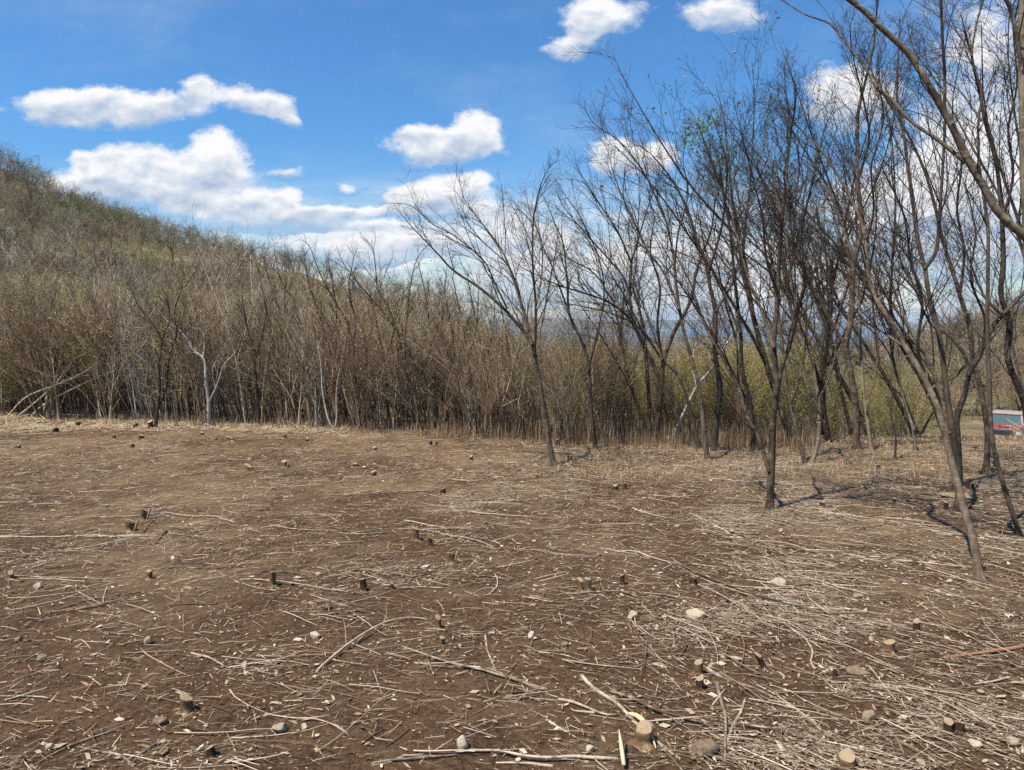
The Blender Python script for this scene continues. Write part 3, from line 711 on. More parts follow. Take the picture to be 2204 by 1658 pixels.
# further thicket-edge trees between the traced ones
for i, (bx, by, tx, ty, dy, lab) in enumerate([
        (560, 922, 520, 640, 11.2, 'thin bare tree between the white barked tree and the pale leaning tree'),
        (840, 930, 800, 640, 11.1, 'thin bare tree standing between the dark bent tree and the many limbed tree'),
        (985, 938, 960, 650, 10.9, 'thin bare tree just right of the many limbed tree'),
        (1060, 945, 1010, 620, 10.6, 'slim brown tree in the last gap of the thicket before the sweeping tree'),
        (1115, 950, 1075, 650, 10.4, 'thin grey tree almost touching the left side of the first sweeping tree'),
        (230, 905, 200, 650, 12.0, 'thin bare tree rising above the felled pale canes at left'),
        (95, 900, 60, 620, 12.6, 'thin bare tree above the heap of pale straw at left'),
        (610, 921, 560, 600, 11.6, 'slim dark tree just left of the pale leaning tree'), (745, 927, 655, 560, 11.4, 'slim dark tree bending left behind the low U shaped stems'),
        (385, 918, 340, 655, 11.7, 'slim dark tree squeezed between the twin stemmed tree and the white barked one'), (945, 935, 905, 585, 11.3, 'slim dark tree right behind the many limbed tree'),
        (160, 903, 150, 680, 12.8, 'slim dark tree behind the straightest pale cane'), (1025, 941, 975, 600, 11.2, 'slim dark tree leaning left before the last gap of the thicket')]):
    mx = (bx + tx) / 2
    hero('thin_tree', lab, dy, [
        ([(bx, by), (bx - 6, by - 70), (mx + 8, (by + ty) / 2), (tx + 12, ty + 60), (tx, ty)], 9, 2.5, .2),
        ([(mx + 8, (by + ty) / 2), (mx + 25, (by + ty) / 2 - 60), (tx + 55, ty + 20)], 4, 2, -.2)],
        [M_DARK, M_TRUNK][i % 2], .7, .9, twig=M_TWIG, seed=50 + i)

# a dark dead leaf caught in the twigs of the upper right sky
c = P(1864, 111, 7.5); lf = MB()
s_ = np.linspace(0, 1, 7); pr = np.array([.1, .7, 1, .95, .8, .45, .05]) * .018
for a_, z_ in ((0, 0), (.35, .004)):
    for j in range(6):
        q = []
        for (jj, sg) in ((j, 1), (j + 1, 1), (j + 1, -1), (j, -1)):
            q.append(c + np.array([-.025 + s_[jj] * .055, sg * pr[jj] * .5 + z_, .012 - (s_[jj] ** 2) * .03 + sg * pr[jj] * .7]))
        lf.quads(np.array([q]), .2)
stk = resample([c + [-.026, 0, .01], c + [-.03, 0, -.02], c + [-.028, 0, -.045]], 4)
o = lf.build('dead_leaf', simple_mat('dark_leaf', (.02, .015, .012)), loc=c); tag(o, 'small curled dark dead leaf caught on high twigs against the sky', 'leaf')
mb = MB(); mb.tubes(stk[None], np.full((1, 4), .0015), 4); mb.build('leaf_stalk', M_DARK, o)

# ------------------------------------------------------------------ tree and bush variants (shared meshes)
def bush_mesh(rng, h, stems, spread, twigs, leaves, name, lean=-.12, sub=4, thick=.008, tl=.5):
    S = np.zeros((stems, 3)); S[:, :2] = rng.normal(0, .06, (stems, 2)); S[:, 2] = -.1
    a = rng.uniform(0, 6.283, stems); t = rng.uniform(.05, 1, stems) * spread
    D = np.stack([np.cos(a) * t + lean, np.sin(a) * t, np.ones(stems)], 1)
    L = h * rng.uniform(.6, 1.08, stems)
    A, RA = grow(S, D, L, np.full(stems, thick) * rng.uniform(.7, 1.3, stems), 8, .05, .03, .25, None, rng)
    tr = MB(); tr.tubes(A, RA, 4, rng.uniform(.1, .9, stems))
    cr = MB()
    S, D, L2, r2 = kids(A, RA, twigs, .18, 1, 20, tl, .55, L, rng, end=.45); r2 = np.maximum(r2, .0030)
    B, RB = grow(S, D, L2, r2, 5, .09, .06, .4, None, rng); cr.tubes(B, RB, 3, rng.uniform(.1, .9, len(B)))
    S, D, L3, r3 = kids(B, RB, sub, .15, 1, 25, .5, .7, L2, rng); r3 = np.maximum(r3, .0022)
    Cc, RC = grow(S, D, L3, r3, 3, .12, .06, .6, None, rng); cr.tubes(Cc, RC, 3, rng.uniform(.1, .9, len(Cc)))
    lf = None
    if leaves:
        i = rng.integers(0, len(Cc), leaves); C = Cc[i, rng.integers(0, 3, leaves)] + rng.normal(0, .025, (leaves, 3))
        lf = MB(); lf.quads(leaf_quads(C, .0175, rng, .4), rng.uniform(0, 1, leaves))
    return tr, cr, lf
def hilltree_mesh(rng, h, limbs, k2, k3, leaves, r0=.09, lean=0):
    S = np.array([[0, 0, -.3]]); D = np.array([[rng.normal(0, .12) + lean, rng.normal(0, .1), 1.0]])
    A, RA = grow(S, D, np.array([h * .45]), np.array([r0]), 6, .06, .02, .6, None, rng)
    S, D, L1, r1 = kids(A, RA, limbs, .45, 1, 38, 1, .6, np.array([h * .62]), rng, end=.95, jl=.2)
    B, RB = grow(S, D, L1, r1, 8, .10, .05, .22, None, rng)
    tr = MB(); tr.tubes(A, RA, 6, .45); tr.tubes(B, RB, 4, rng.uniform(.2, .8, len(B)))
    cr = MB(); S, D, L2, r2 = kids(B, RB, k2, .15, 1, 38, .48, .5, L1, rng, end=.5); r2 = np.maximum(r2, .012)
    Cc, RC = grow(S, D, L2, r2, 5, .13, .05, .35, None, rng); cr.tubes(Cc, RC, 3, rng.uniform(.1, .9, len(Cc)))
    S, D, L3, r3 = kids(Cc, RC, k3, .15, 1, 38, .5, .6, L2, rng, end=.6); r3 = np.maximum(r3, .0085)
    E, RE = grow(S, D, L3, r3, 3, .15, .04, .6, None, rng); cr.tubes(E, RE, 3, rng.uniform(.1, .9, len(E)))
    lf = None
    if leaves:
        i = rng.integers(0, len(E), leaves); C = E[i, rng.integers(1, 3, leaves)] + rng.normal(0, .06, (leaves, 3))
        lf = MB(); lf.quads(leaf_quads(C, .055, rng, .3), rng.uniform(0, 1, leaves))
    return tr, cr, lf
def sapling_mesh(rng, h, limbs, k2, k3, k4, lean, leaves=0):
    """a tall slim bare tree: trunk, few steep limbs, fine fans of twigs"""
    S = np.array([[0, 0, -.3]]); D = np.array([[lean, rng.normal(0, .06), 1.0]])
    A, RA = grow(S, D, np.array([h * .6]), np.array([.022 + .003 * h]), 9, .04, 0, .55, None, rng)
    S, D, L1, r1 = kids(A, RA, limbs, .38, 1, 24, 1, .7, np.array([h * .58]), rng, end=.8, jl=.15)
    B, RB = grow(S, D, L1, r1, 9, .055, .03, .2, np.array([lean * .12, 0, 0]), rng)
    tr = MB(); tr.tubes(A, RA, 7, .45); tr.tubes(B, RB, 5, rng.uniform(.3, .7, len(B)))
    cr = MB(); S, D, L2, r2 = kids(B, RB, k2, .12, 1, 30, .42, .5, L1, rng, end=.55); r2 = np.clip(r2, .0025, .008)
    Cc, RC = grow(S, D, L2, r2, 6, .09, .05, .35, None, rng); cr.tubes(Cc, RC, 3, rng.uniform(.1, .9, len(Cc)))
    S, D, L3, r3 = kids(Cc, RC, k3, .15, 1, 32, .5, .6, L2, rng, end=.6); r3 = np.maximum(r3, .002)
    E, RE = grow(S, D, L3, r3, 4, .12, .05, .5, None, rng); cr.tubes(E, RE, 3, rng.uniform(.1, .9, len(E)))
    S, D, L4, r4 = kids(E, RE, k4 - 1, .2, 1, 35, .5, .8, L3, rng); r4 = np.maximum(r4, .0014)
    Q, RQ = grow(S, D, L4, r4, 3, .14, .05, .7, None, rng); cr.tubes(Q, RQ, 3, rng.uniform(.1, .9, len(Q)))
    lf = None
    if leaves:
        i = rng.integers(0, len(E), leaves); C = E[i, rng.integers(1, 4, leaves)] + rng.normal(0, .04, (leaves, 3))
        lf = MB(); lf.quads(leaf_quads(C, .022, rng, .3), rng.uniform(0, 1, leaves))
    return tr, cr, lf

class Variant:
    """trunk / crown / leaves meshes shared by all copies, and one joined mesh for masses"""
    def __init__(s, parts, mats, name):
        s.name = name
        s.parts = [(n, p.mesh(name + '_' + n, m, n != 'leaves')) for n, p, m in zip(('trunk', 'crown', 'leaves'), parts, mats) if p is not None]
        j = MB(); ms = []
        for i, (p, m) in enumerate(zip(parts, mats)):
            if p is None: continue
            for v, f, t, mi in zip(p.v, p.f, p.t, p.mi):
                j.v.append(v); j.f.append(f - f.min() + j.n if False else f + j.n * 0); j.t.append(t); j.mi.append(mi * 0 + len(ms))
            ms.append(m)
        # re-index faces: every part numbers its own vertices from zero
        j.f = []; off = 0
        for p in parts:
            if p is None: continue
            for f in p.f: j.f.append(f + off)
            off += sum(len(v) for v in p.v)
        s.joined = j.mesh(name + '_all', ms)
    def place(s, loc, rz, sc, label, cat, group, tilt=0.0):
        r = empty(s.name, loc, rz); r.scale = (sc, sc, sc); r.rotation_euler = (0, tilt, rz)
        tag(r, label, cat, group)
        for n, me in s.parts:
            o = bpy.data.objects.new(n, me); o.parent = r; COL.objects.link(o)
        return r

def scatter(name, label, cat, variants, pts, rots, scls, idx):
    """a mass nobody could count: one object, its pieces instanced by geometry nodes"""
    me = bpy.data.meshes.new(name); me.vertices.add(len(pts)); me.vertices.foreach_set('co', np.asarray(pts, np.float32).ravel())
    for nm, typ, arr, key in (('rot', 'FLOAT_VECTOR', rots, 'vector'), ('scl', 'FLOAT', scls, 'value'), ('idx', 'INT', idx, 'value')):
        a = me.attributes.new(nm, typ, 'POINT'); a.data.foreach_set(key, np.asarray(arr, np.float32 if typ != 'INT' else np.int32).ravel())
    src = bpy.data.collections.new(name + '_pieces')
    for i, v in enumerate(variants):
        o = bpy.data.objects.new('%s_piece_%02d' % (name, i), v.joined if isinstance(v, Variant) else v); src.objects.link(o)
    ng = bpy.data.node_groups.new(name, 'GeometryNodeTree')
    ng.interface.new_socket('Geometry', in_out='INPUT', socket_type='NodeSocketGeometry')
    ng.interface.new_socket('Geometry', in_out='OUTPUT', socket_type='NodeSocketGeometry')
    gi = ng.nodes.new('NodeGroupInput'); go = ng.nodes.new('NodeGroupOutput')
    ip = ng.nodes.new('GeometryNodeInstanceOnPoints'); ci = ng.nodes.new('GeometryNodeCollectionInfo')
    ci.inputs['Collection'].default_value = src; ci.inputs['Separate Children'].default_value = True; ci.inputs['Reset Children'].default_value = True
    def att(nm, typ):
        n = ng.nodes.new('GeometryNodeInputNamedAttribute'); n.data_type = typ; n.inputs['Name'].default_value = nm
        return n.outputs[0]
    ng.links.new(gi.outputs[0], ip.inputs['Points']); ng.links.new(ci.outputs[0], ip.inputs['Instance'])
    ip.inputs['Pick Instance'].default_value = True
    ng.links.new(att('idx', 'INT'), ip.inputs['Instance Index']); ng.links.new(att('rot', 'FLOAT_VECTOR'), ip.inputs['Rotation'])
    ng.links.new(att('scl', 'FLOAT'), ip.inputs['Scale'])
    ng.links.new(ip.outputs[0], go.inputs[0])
    o = bpy.data.objects.new(name, me); COL.objects.link(o)
    md = o.modifiers.new('pieces', 'NODES'); md.node_group = ng
    tag(o, label, cat, kind='stuff')
    return o

r_ = np.random.default_rng(21)
BUSH = [Variant(bush_mesh(np.random.default_rng(200 + i), 2.3, [7, 9, 6, 8, 10, 7][i], [.2, .26, .16, .3, .2, .34][i], 8, [400, 90, 0, 500, 200, 40][i], 'bush'),
                ([M_BRUSH, M_BRUSHR, M_BRUSHG, M_BRUSH, M_BRUSHR, M_BRUSHG][i], [M_BRUSH, M_BRUSHR, M_BRUSHG, M_BRUSH, M_BRUSHR, M_BRUSHG][i], M_LEAF), 'sapling') for i in range(6)]
BUSHL = [Variant(bush_mesh(np.random.default_rng(220 + i), 2.2, [7, 6, 8][i], [.45, .35, .5][i], 8, [2000, 1400, 2600][i], 'bush'), (M_BRUSH, M_BRUSH, M_LEAFY), 'sapling') for i in range(3)]
STEM = [Variant(bush_mesh(np.random.default_rng(230 + i), 2.5, [2, 3, 2, 3][i], .16, 11, [0, 40, 20, 0][i], 'stem', thick=.012), ([M_DARK, M_BRUSH, M_TRUNK, M_GREY][i], M_BRUSH, M_LEAF), 'sapling') for i in range(4)]
HT = [Variant(hilltree_mesh(np.random.default_rng(260 + i), 5.0, [5, 6, 5, 7, 6, 5][i], 8, 5, [0, 0, 0, 60, 0, 700][i]),
              ([M_HILLT, M_HILLB, M_HILLT, M_HILLO, M_HILLB, M_HILLO][i], [M_HILLT, M_HILLB, M_HILLT, M_HILLO, M_HILLB, M_HILLO][i], [M_LEAF, M_LEAF, M_LEAF, M_LEAF, M_LEAF, M_LEAFG][i]), 'hillside_tree') for i in range(6)]
HTW = Variant(hilltree_mesh(np.random.default_rng(280), 5.0, 6, 7, 4, 0, .12), (M_WHITE, M_HILLT, M_LEAF), 'hillside_tree')
BARE = [Variant(sapling_mesh(np.random.default_rng(300 + i), 5.0, [4, 5, 4, 5, 6, 4][i], 9, 6, 4, [-.35, -.2, -.5, -.1, -.3, .05][i], [0, 0, 120, 0, 250, 60][i]),
                ([M_DARK, M_TRUNK, M_DARK, M_GREY, M_TRUNK, M_DARK][i], M_TWIG, [M_LEAF, M_LEAF, M_LEAFB, M_LEAF, M_LEAFB, M_LEAFG][i]), 'background_tree') for i in range(6)]

def in_view(x, y, m=1.06): return abs(x) < .69 * m * y + .8
# front row: single saplings along the thicket edge
pts = []
us = np.linspace(-.73, .16, 150) + r_.normal(0, .004, 150)
for u in us:
    y = edge(u) + r_.uniform(.05, 1.3); pts.append((u * y, y, u))
pts.sort(key=lambda p: p[2])
names = {True: 'leafless', False: 'brown'}
for i, (x, y, u) in enumerate(pts):
    v = (STEM + BUSH)[r_.integers(0, 10)]
    hgt = r_.uniform(.55, 1.15) * (1.0 if u < -.3 else .9)
    v.place((x, y, float(H(x, y))), r_.uniform(-1.0, 1.0), hgt * float(np.interp(u, [-.1, .1], [1, .8])), 'slim dry sapling at the front of the thicket, %s from the left' % ordinal(i + 1), 'sapling',
            'saplings along the front of the thicket', tilt=r_.normal(-.06, .07))
# front row, right half: background trees behind the crest, individually
spots = []
for i in range(28):
    u = r_.uniform(.10, .74); y = edge(u) + 1.0 + 14 * r_.uniform(0, 1) ** 1.4; spots.append((u * y, y, u))
spots.sort(key=lambda p: p[2])
for i, (x, y, u) in enumerate(spots):
    hh = np.interp(u, [.08, .2, .35, .5, .7], [.68, .85, 1.05, 1.3, 1.45]) * r_.uniform(.8, 1.12)
    if .60 < u < .72 and y < 40 and abs(u - .665) < .045: y *= .98; x = (.60 if u < .665 else .73) * y
    BARE[r_.integers(0, 6)].place((x, y, float(H(x, y))), r_.normal(0, .5), hh, 'bare leaning tree behind the crest of the clearing, %s counted rightward from the thicket' % ordinal(i + 1), 'tree',
                                  'bare trees behind the crest')
# the thicket behind: a mass
def mass(n, y0, y1, u0, u1, f=lambda u, y: True, pw=1.0):
    out = []
    while len(out) < n:
        y = y0 + (y1 - y0) * r_.uniform(0, 1) ** pw; u = r_.uniform(u0, u1)
        if not f(u, y): continue
        out.append((u * y, y, float(H(u * y, y)), u))
    return np.array(out)
trk = lambda u, y: not (.55 < u < .80 and y < 46)
m1 = mass(700, 10.6, 20, -.85, .34, lambda u, y: y > edge(u) + .7, 1.0)
m2 = mass(2000, 18, 48, -.85, .80, trk, .8)
m2b = mass(200, 10.5, 22, .12, .8, lambda u, y: y > edge(u) + 1.6 and not (.42 < u < .80), 1.0)
m = np.concatenate([m1, m2, m2b]); n = len(m)
sc = r_.uniform(.6, 1.15, n) * np.where(m[:, 1] > 20, 1.2, .92) * (1 + .22 * sines(m[:, 0], m[:, 1], .55, 72))
sc *= np.interp(m[:, 3], [-.3, -.1, .05, .15, .35, .5], [1, .82, .68, .66, .8, 1.0])
scatter('thicket', 'dense brown thicket of leafless saplings with sparse yellow green leaves behind the clearing', 'thicket', BUSH + STEM + BUSHL,
        m[:, :3], np.stack([r_.normal(0, .06, n), r_.normal(-.08, .08, n), r_.uniform(-1.2, 1.2, n)], 1), sc, np.where(r_.uniform(0, 1, n) < np.interp(m[:, 3], [-.7, -.4, -.1, .15, .5], [.45, .15, .25, .6, .6]) * (.4 + .9 * (sines(m[:, 0], m[:, 1], .5, 61) > -.1)), r_.integers(10, 13, n), np.where(r_.uniform(0, 1, n) < .75, (np.clip((sines(m[:, 0], m[:, 1], .8, 63) + 1) * 3 + r_.normal(0, .9, n), 0, 5.9)).astype(int), r_.integers(6, 10, n))))
# hillside woodland
gapf = lambda u, y: float(sines(u * y, y, .055, 91)) > -.22 + .25 * (u > -.35)
m = mass(1150, 46, 165, -.95, .20, lambda u, y: gapf(u, y) and y < np.interp(u, [-.7, -.2, 0, .2], [165, 125, 100, 80]), .75)
m3 = mass(500, 44, 110, .2, .95, lambda u, y: True, .8)
m = np.concatenate([m, m3]); n = len(m)
cl = sines(m[:, 0], m[:, 1], .09, 31)
idx = np.where((cl > .5) & (m[:, 1] < 125), 5, r_.integers(0, 5, n)); idx = np.where((r_.uniform(0, 1, n) < .06), 5, idx)
sc = r_.uniform(.45, 1.1, n) * np.interp(m[:, 3], [-.7, -.1, .2, .6], [1.05, .8, .6, 1.1])
scatter('hillside_woodland', 'grey brown leafless woodland covering the hill on the left and the land behind', 'woodland', HT, m[:, :3],
        np.stack([r_.normal(0, .06, n), r_.normal(-.03, .06, n), r_.uniform(0, 6.28, n)], 1), sc, idx)
m = mass(900, 44, 120, -.9, .3, lambda u, y: True, .6); n = len(m)
gl = mass(260, 60, 120, -.72, -.45, lambda u, y: float(sines(u * y, y, .12, 33)) > .15)
m = np.concatenate([m, gl]); n = len(m)
scatter('hillside_scrub', 'low dry scrub filling the gaps between the hillside trees', 'scrub', BUSH + BUSHL, m[:, :3], np.stack([r_.normal(0, .05, n), r_.normal(0, .05, n), r_.uniform(0, 6.28, n)], 1), r_.uniform(.5, 1.1, n), np.where(np.arange(n) >= n - len(gl), r_.integers(6, 9, n), r_.integers(0, 6, n)))
# single trees one can tell apart on the hill
def on_hill(px, py, hpx=0):
    """ground point of the hillside seen at a pixel (first hit beyond the thicket)"""
    d = ray(px, py)
    for y in np.linspace(40, 190, 600):
        if CAMZ + d[2] * y < float(H(d[0] * y, y)): return np.array([d[0] * y, y, float(H(d[0] * y, y))])
    return None
for px, py, s, v, lab, nm in [
        (158, 560, 1.15, HTW, 'white trunked bare tree with a spreading crown in the grassy gap of the hill', 'white_tree'),
        (68, 585, .95, HTW, 'small white branched dead tree on the left slope of the hill', 'white_tree'),
        (255, 640, 1.2, HT[1], 'round grey bare tree on the lower hill below the green patch', 'hillside_tree'),
        (165, 625, 1.0, HTW, 'low pale branched bush left of the round grey tree on the hill', 'white_tree'),
        (372, 572, 1.25, HT[5], 'bare tree wrapped in green leaves halfway down the hill', 'green_tree'),
        (325, 545, 1.1, HT[3], 'dark many stemmed tree just left of the green wrapped hill tree', 'hillside_tree'),
        (210, 590, .45, HT[5], 'small bright green bush beside the round grey hill tree', 'green_tree'),
        (700, 610, 1.0, HT[2], 'grey tree with white blossom like tips at the right end of the hill', 'hillside_tree'),
        (965, 655, 1.15, HT[5], 'flat topped light green tree standing where the hill meets the bushes', 'green_tree'),
        (20, 560, 1.0, HT[5], 'dark green leafy tree low on the left picture edge of the hill', 'green_tree')]:
    g = on_hill(px, py)
    if g is None: g = on_hill(px, py + 30)
    if g is None: continue
    o = v.place(g, r_.uniform(0, 6), s, lab, 'tree', None); o.name = nm
for i_, (px, py) in enumerate([(30, 640), (90, 615), (118, 500), (190, 470), (285, 600), (310, 655), (345, 500), (400, 640), (430, 560), (455, 615), (500, 590), (540, 625), (590, 600), (630, 570), (770, 640), (60, 520), (240, 500), (420, 500)]):
    g = on_hill(px, py)
    if g is not None: (HTW if i_ % 3 != 1 else HT[i_ % 3]).place(g, r_.uniform(0, 6), r_.uniform(.6, 1.0), 'pale bare tree standing out on the hill slope, %s from the left' % ordinal([30, 60, 90, 118, 190, 240, 285, 310, 345, 400, 420, 430, 455, 500, 540, 590, 630, 770].index(px) + 1), 'tree', 'pale trees on the hill slope')
k = 0
for px in np.linspace(-20, 1040, 64):
    px += r_.uniform(-6, 6); py = np.interp(px, [0, 60, 130, 200, 260, 330, 420, 500, 560, 640, 720, 780, 870, 930, 1000, 1060], [315, 345, 385, 410, 425, 440, 465, 485, 500, 520, 535, 560, 580, 605, 640, 665])
    u = ray(px, 600)[0]; best = None
    for y in np.linspace(60, 175, 100):
        z = float(H(u * y, y)); e = (z - CAMZ) / y
        if best is None or e > best[0]: best = (e, y, z)
    y = best[1] * r_.uniform(.93, 1.0); k += 1
    o = HT[[0, 1, 2, 4, 3, 1, 2, 5][r_.integers(0, 8)]].place((u * y, y, float(H(u * y, y))), r_.uniform(0, 6), r_.uniform(.7, 1.12), 'bare grey tree on the skyline of the hill, %s from its left end' % ordinal(k), 'tree', 'trees along the skyline of the hill')

# ------------------------------------------------------------------ litter on the clearing
def clearing_pts(n, fn, y0=2.2, y1=12.2, rng=RNG):
    X = []; 
    while sum(len(a) for a in X) < n:
        y = np.sqrt(rng.uniform(y0 ** 2, y1 ** 2, n * 2)); u = rng.uniform(-.78, .78, n * 2); x = u * y
        keep = (rng.uniform(0, 1, n * 2) < fn(x, y, u)) & (y < edge(u) + .3)
        X.append(np.stack([x[keep], y[keep]], 1))
    A = np.concatenate(X)[:n]
    return A[:, 0], A[:, 1]
def clump(x, y, s, seed, th=.1):
    return np.clip((sines(x, y, s, seed) + .6 * sines(x, y, s * 2.7, seed + 1) - th) * 1.6, 0, 1)
def region(x, y, u):
    w = np.interp(u, [-.7, -.35, -.05, .2, .7], [.30, .20, .30, .85, 1.25])
    return w * np.interp(y, [2.4, 4, 7, 11], [1.0, .9, .65, .5]) 
def pile(x, y, u):
    return np.clip(region(x, y, u) * (.18 + 1.1 * clump(x, y, 2.4, 41, .15)) + .04, 0, 1)
def theta(x, y, n, rng):
    """lie of the twigs: across the view at left, raked toward the viewer at right"""
    u = x / y
    base = np.interp(u, [-.5, 0, .25, .7], [.05, -.12, -.62, -.75]) + .5 * sines(x, y, .7, 77)
    return base + rng.normal(0, .55, n)
rg = np.random.default_rng(90)
# pale chips and shreds of bark
n = 95000; x, y = clearing_pts(n, pile, rng=rg)
C = np.stack([x, y, H(x, y) + rg.uniform(.002, .012, n)], 1); th = theta(x, y, n, rg) + rg.normal(0, .5, n)
L = rg.lognormal(math.log(.0068), .52, n); W = L * rg.uniform(.18, .5, n)
ax = np.stack([np.cos(th), np.sin(th), rg.normal(0, .22, n)], 1); bx = np.stack([-np.sin(th), np.cos(th), rg.normal(0, .35, n)], 1)
V = np.stack([C - ax * L[:, None], C + bx * W[:, None] - ax * (L * .2)[:, None], C + ax * L[:, None], C - bx * W[:, None] + ax * (L * .3)[:, None]], 1)
mb = MB(); mb.quads(V, np.clip(rg.normal(.5, .24, n), 0, 1))
tag(mb.build('leaf_litter', M_LITTER, smooth=False), 'bleached leaf shreds and wood chips strewn over the soil', 'litter', kind='stuff')
# tiny twigs
mb = MB()
for n, N, lo, hi, r0 in ((24000, 3, .02, .09, .0011), (5200, 4, .08, .24, .0016), (1100, 6, .2, .5, .0024)):
    x, y = clearing_pts(n, pile, rng=rg); th = theta(x, y, n, rg)
    S = np.stack([x, y, H(x, y) + rg.uniform(.003, .014, n)], 1)
    D = np.stack([np.cos(th), np.sin(th), np.zeros(n)], 1)
    A, RA = grow(S, D, rg.uniform(lo, hi, n), np.full(n, r0) * rg.uniform(.6, 1.5, n), N, .06, 0, .5, None, rg)
    A[..., 2] = H(A[..., 0], A[..., 1]) + r0 + rg.uniform(.001, .012, n)[:, None] + rg.uniform(0, .02, n)[:, None] * np.linspace(0, 1, N)
    mb.tubes(A, RA, 4 if N > 4 else 3, np.clip(rg.normal(.55, .3, n), 0, 1))
tag(mb.build('twig_litter', M_TWIGLIT), 'thin broken twigs scattered over the cleared soil', 'twigs', kind='stuff')
# straw shreds, thick on the bright belt right of centre
def strawf(x, y, u):
    belt = np.exp(-((y - 8.2) / 1.5) ** 2) * np.interp(u, [-.1, .05, .35, .55], [.25, 1, .9, .5])
    return np.clip(.10 + belt * (.35 + .6 * clump(x, y, 1.5, 55, 0)) + .25 * clump(x, y, 1.1, 66, .3), 0, 1)
n = 26000; x, y = clearing_pts(n, strawf, 2.6, 12.2, rg); th = rg.uniform(0, 6.28, n)
S = np.stack([x, y, H(x, y) + rg.uniform(.002, .02, n)], 1); D = np.stack([np.cos(th), np.sin(th), rg.normal(0, .12, n)], 1)
L = rg.uniform(.02, .11, n); E = S + D * L[:, None]; E[:, 2] = np.maximum(E[:, 2], H(E[:, 0], E[:, 1]) + .003)
w = np.stack([-np.sin(th), np.cos(th), rg.normal(0, .5, n)], 1) * rg.uniform(.0010, .0028, n)[:, None]
mb = MB(); mb.quads(np.stack([S - w, S + w, E + w * .4, E - w * .4], 1), rg.uniform(.1, 1, n))
# the pale straw heap along the far left edge
n = 7000; u = -.72 + .5 * rg.uniform(0, 1, n) ** 1.7; y = edge(u) - rg.uniform(-.25, 1.3, n) * np.interp(u, [-.7, -.4], [1, .45]); x = u * y
th = rg.uniform(0, 6.28, n); hp = np.interp(u, [-.72, -.62, -.5], [.14, .05, 0]) * np.clip(1 - np.abs(y - edge(u) + .3), 0, 1)
S = np.stack([x, y, H(x, y) + rg.uniform(0, 1, n) * (hp + .02)], 1); D = np.stack([np.cos(th), np.sin(th), rg.normal(0, .2, n)], 1)
E = S + D * rg.uniform(.04, .22, n)[:, None]; E[:, 2] = np.maximum(E[:, 2], H(E[:, 0], E[:, 1]) + .003)
w = np.stack([-np.sin(th), np.cos(th), rg.normal(0, .5, n)], 1) * rg.uniform(.002, .004, n)[:, None]
mb.quads(np.stack([S - w, S + w, E + w * .4, E - w * .4], 1), rg.uniform(.75, 1.2, n))
tag(mb.build('straw', M_STRAW, smooth=False), 'short dry straw lying on the ground, palest at the left edge and below the trees', 'straw', kind='stuff')
# standing dry grass: at the foot of the thicket and on the sunny strip beyond the crest
def blades(mb, x, y, h, tone, wd=.004, lean=.25):
    n = len(x); a = rg.uniform(0, 6.28, n); z = H(x, y) - .01
    S = np.stack([x, y, z], 1); l = rg.uniform(0, lean, n)
    Mp = S + np.stack([np.cos(a) * l * h * .4, np.sin(a) * l * h * .4, h * .6], 1); E = S + np.stack([np.cos(a) * l * h * 1.3, np.sin(a) * l * h * 1.3, h], 1)
    w = np.stack([-np.sin(a), np.cos(a), a * 0], 1) * wd
    w1 = w * rg.uniform(.5, 1.2, n)[:, None]
    mb.quads(np.stack([S - w1, S + w1, Mp + w1 * .7, Mp - w1 * .7], 1), tone); mb.quads(np.stack([Mp - w1 * .7, Mp + w1 * .7, E + w1 * .1, E - w1 * .1], 1), tone)
mb = MB()
n = 9000; u = rg.uniform(-.1, .42, n); y = edge(u) + rg.uniform(-.15, 1.6, n); blades(mb, u * y, y, rg.uniform(.05, 1, n) ** 2.2 * .5 * np.interp(u, [-.1, .1, .3], [.5, 1, .6]), np.clip(rg.normal(.38, .15, n), 0, 1))
n = 6000; u = rg.uniform(-.72, -.05, n); y = edge(u) + rg.uniform(-.3, .9, n); blades(mb, u * y, y, rg.uniform(.1, 1, n) ** 2 * .22, np.clip(rg.normal(.5, .2, n), 0, 1))
n = 26000; u = rg.uniform(.36, .78, n); y = edge(u) + .6 + 33 * rg.uniform(0, 1, n) ** 1.2; blades(mb, u * y, y, (rg.uniform(.1, 1, n) ** 2 * .16 + .015) * np.clip((y - 9) / 12, .35, 1), np.clip(rg.normal(.85, .2, n), 0, 1.1), .010)
n = 5000; u = rg.uniform(.05, .72, n); y = 7.4 + rg.uniform(0, 2.2, n); blades(mb, u * y, y, rg.uniform(.02, .09, n), rg.uniform(.3, 1, n), .003, .9)
tag(mb.build('dry_grass', M_STRAW, smooth=False), 'dry tan grass at the foot of the thicket and beyond the crest', 'grass', kind='stuff')

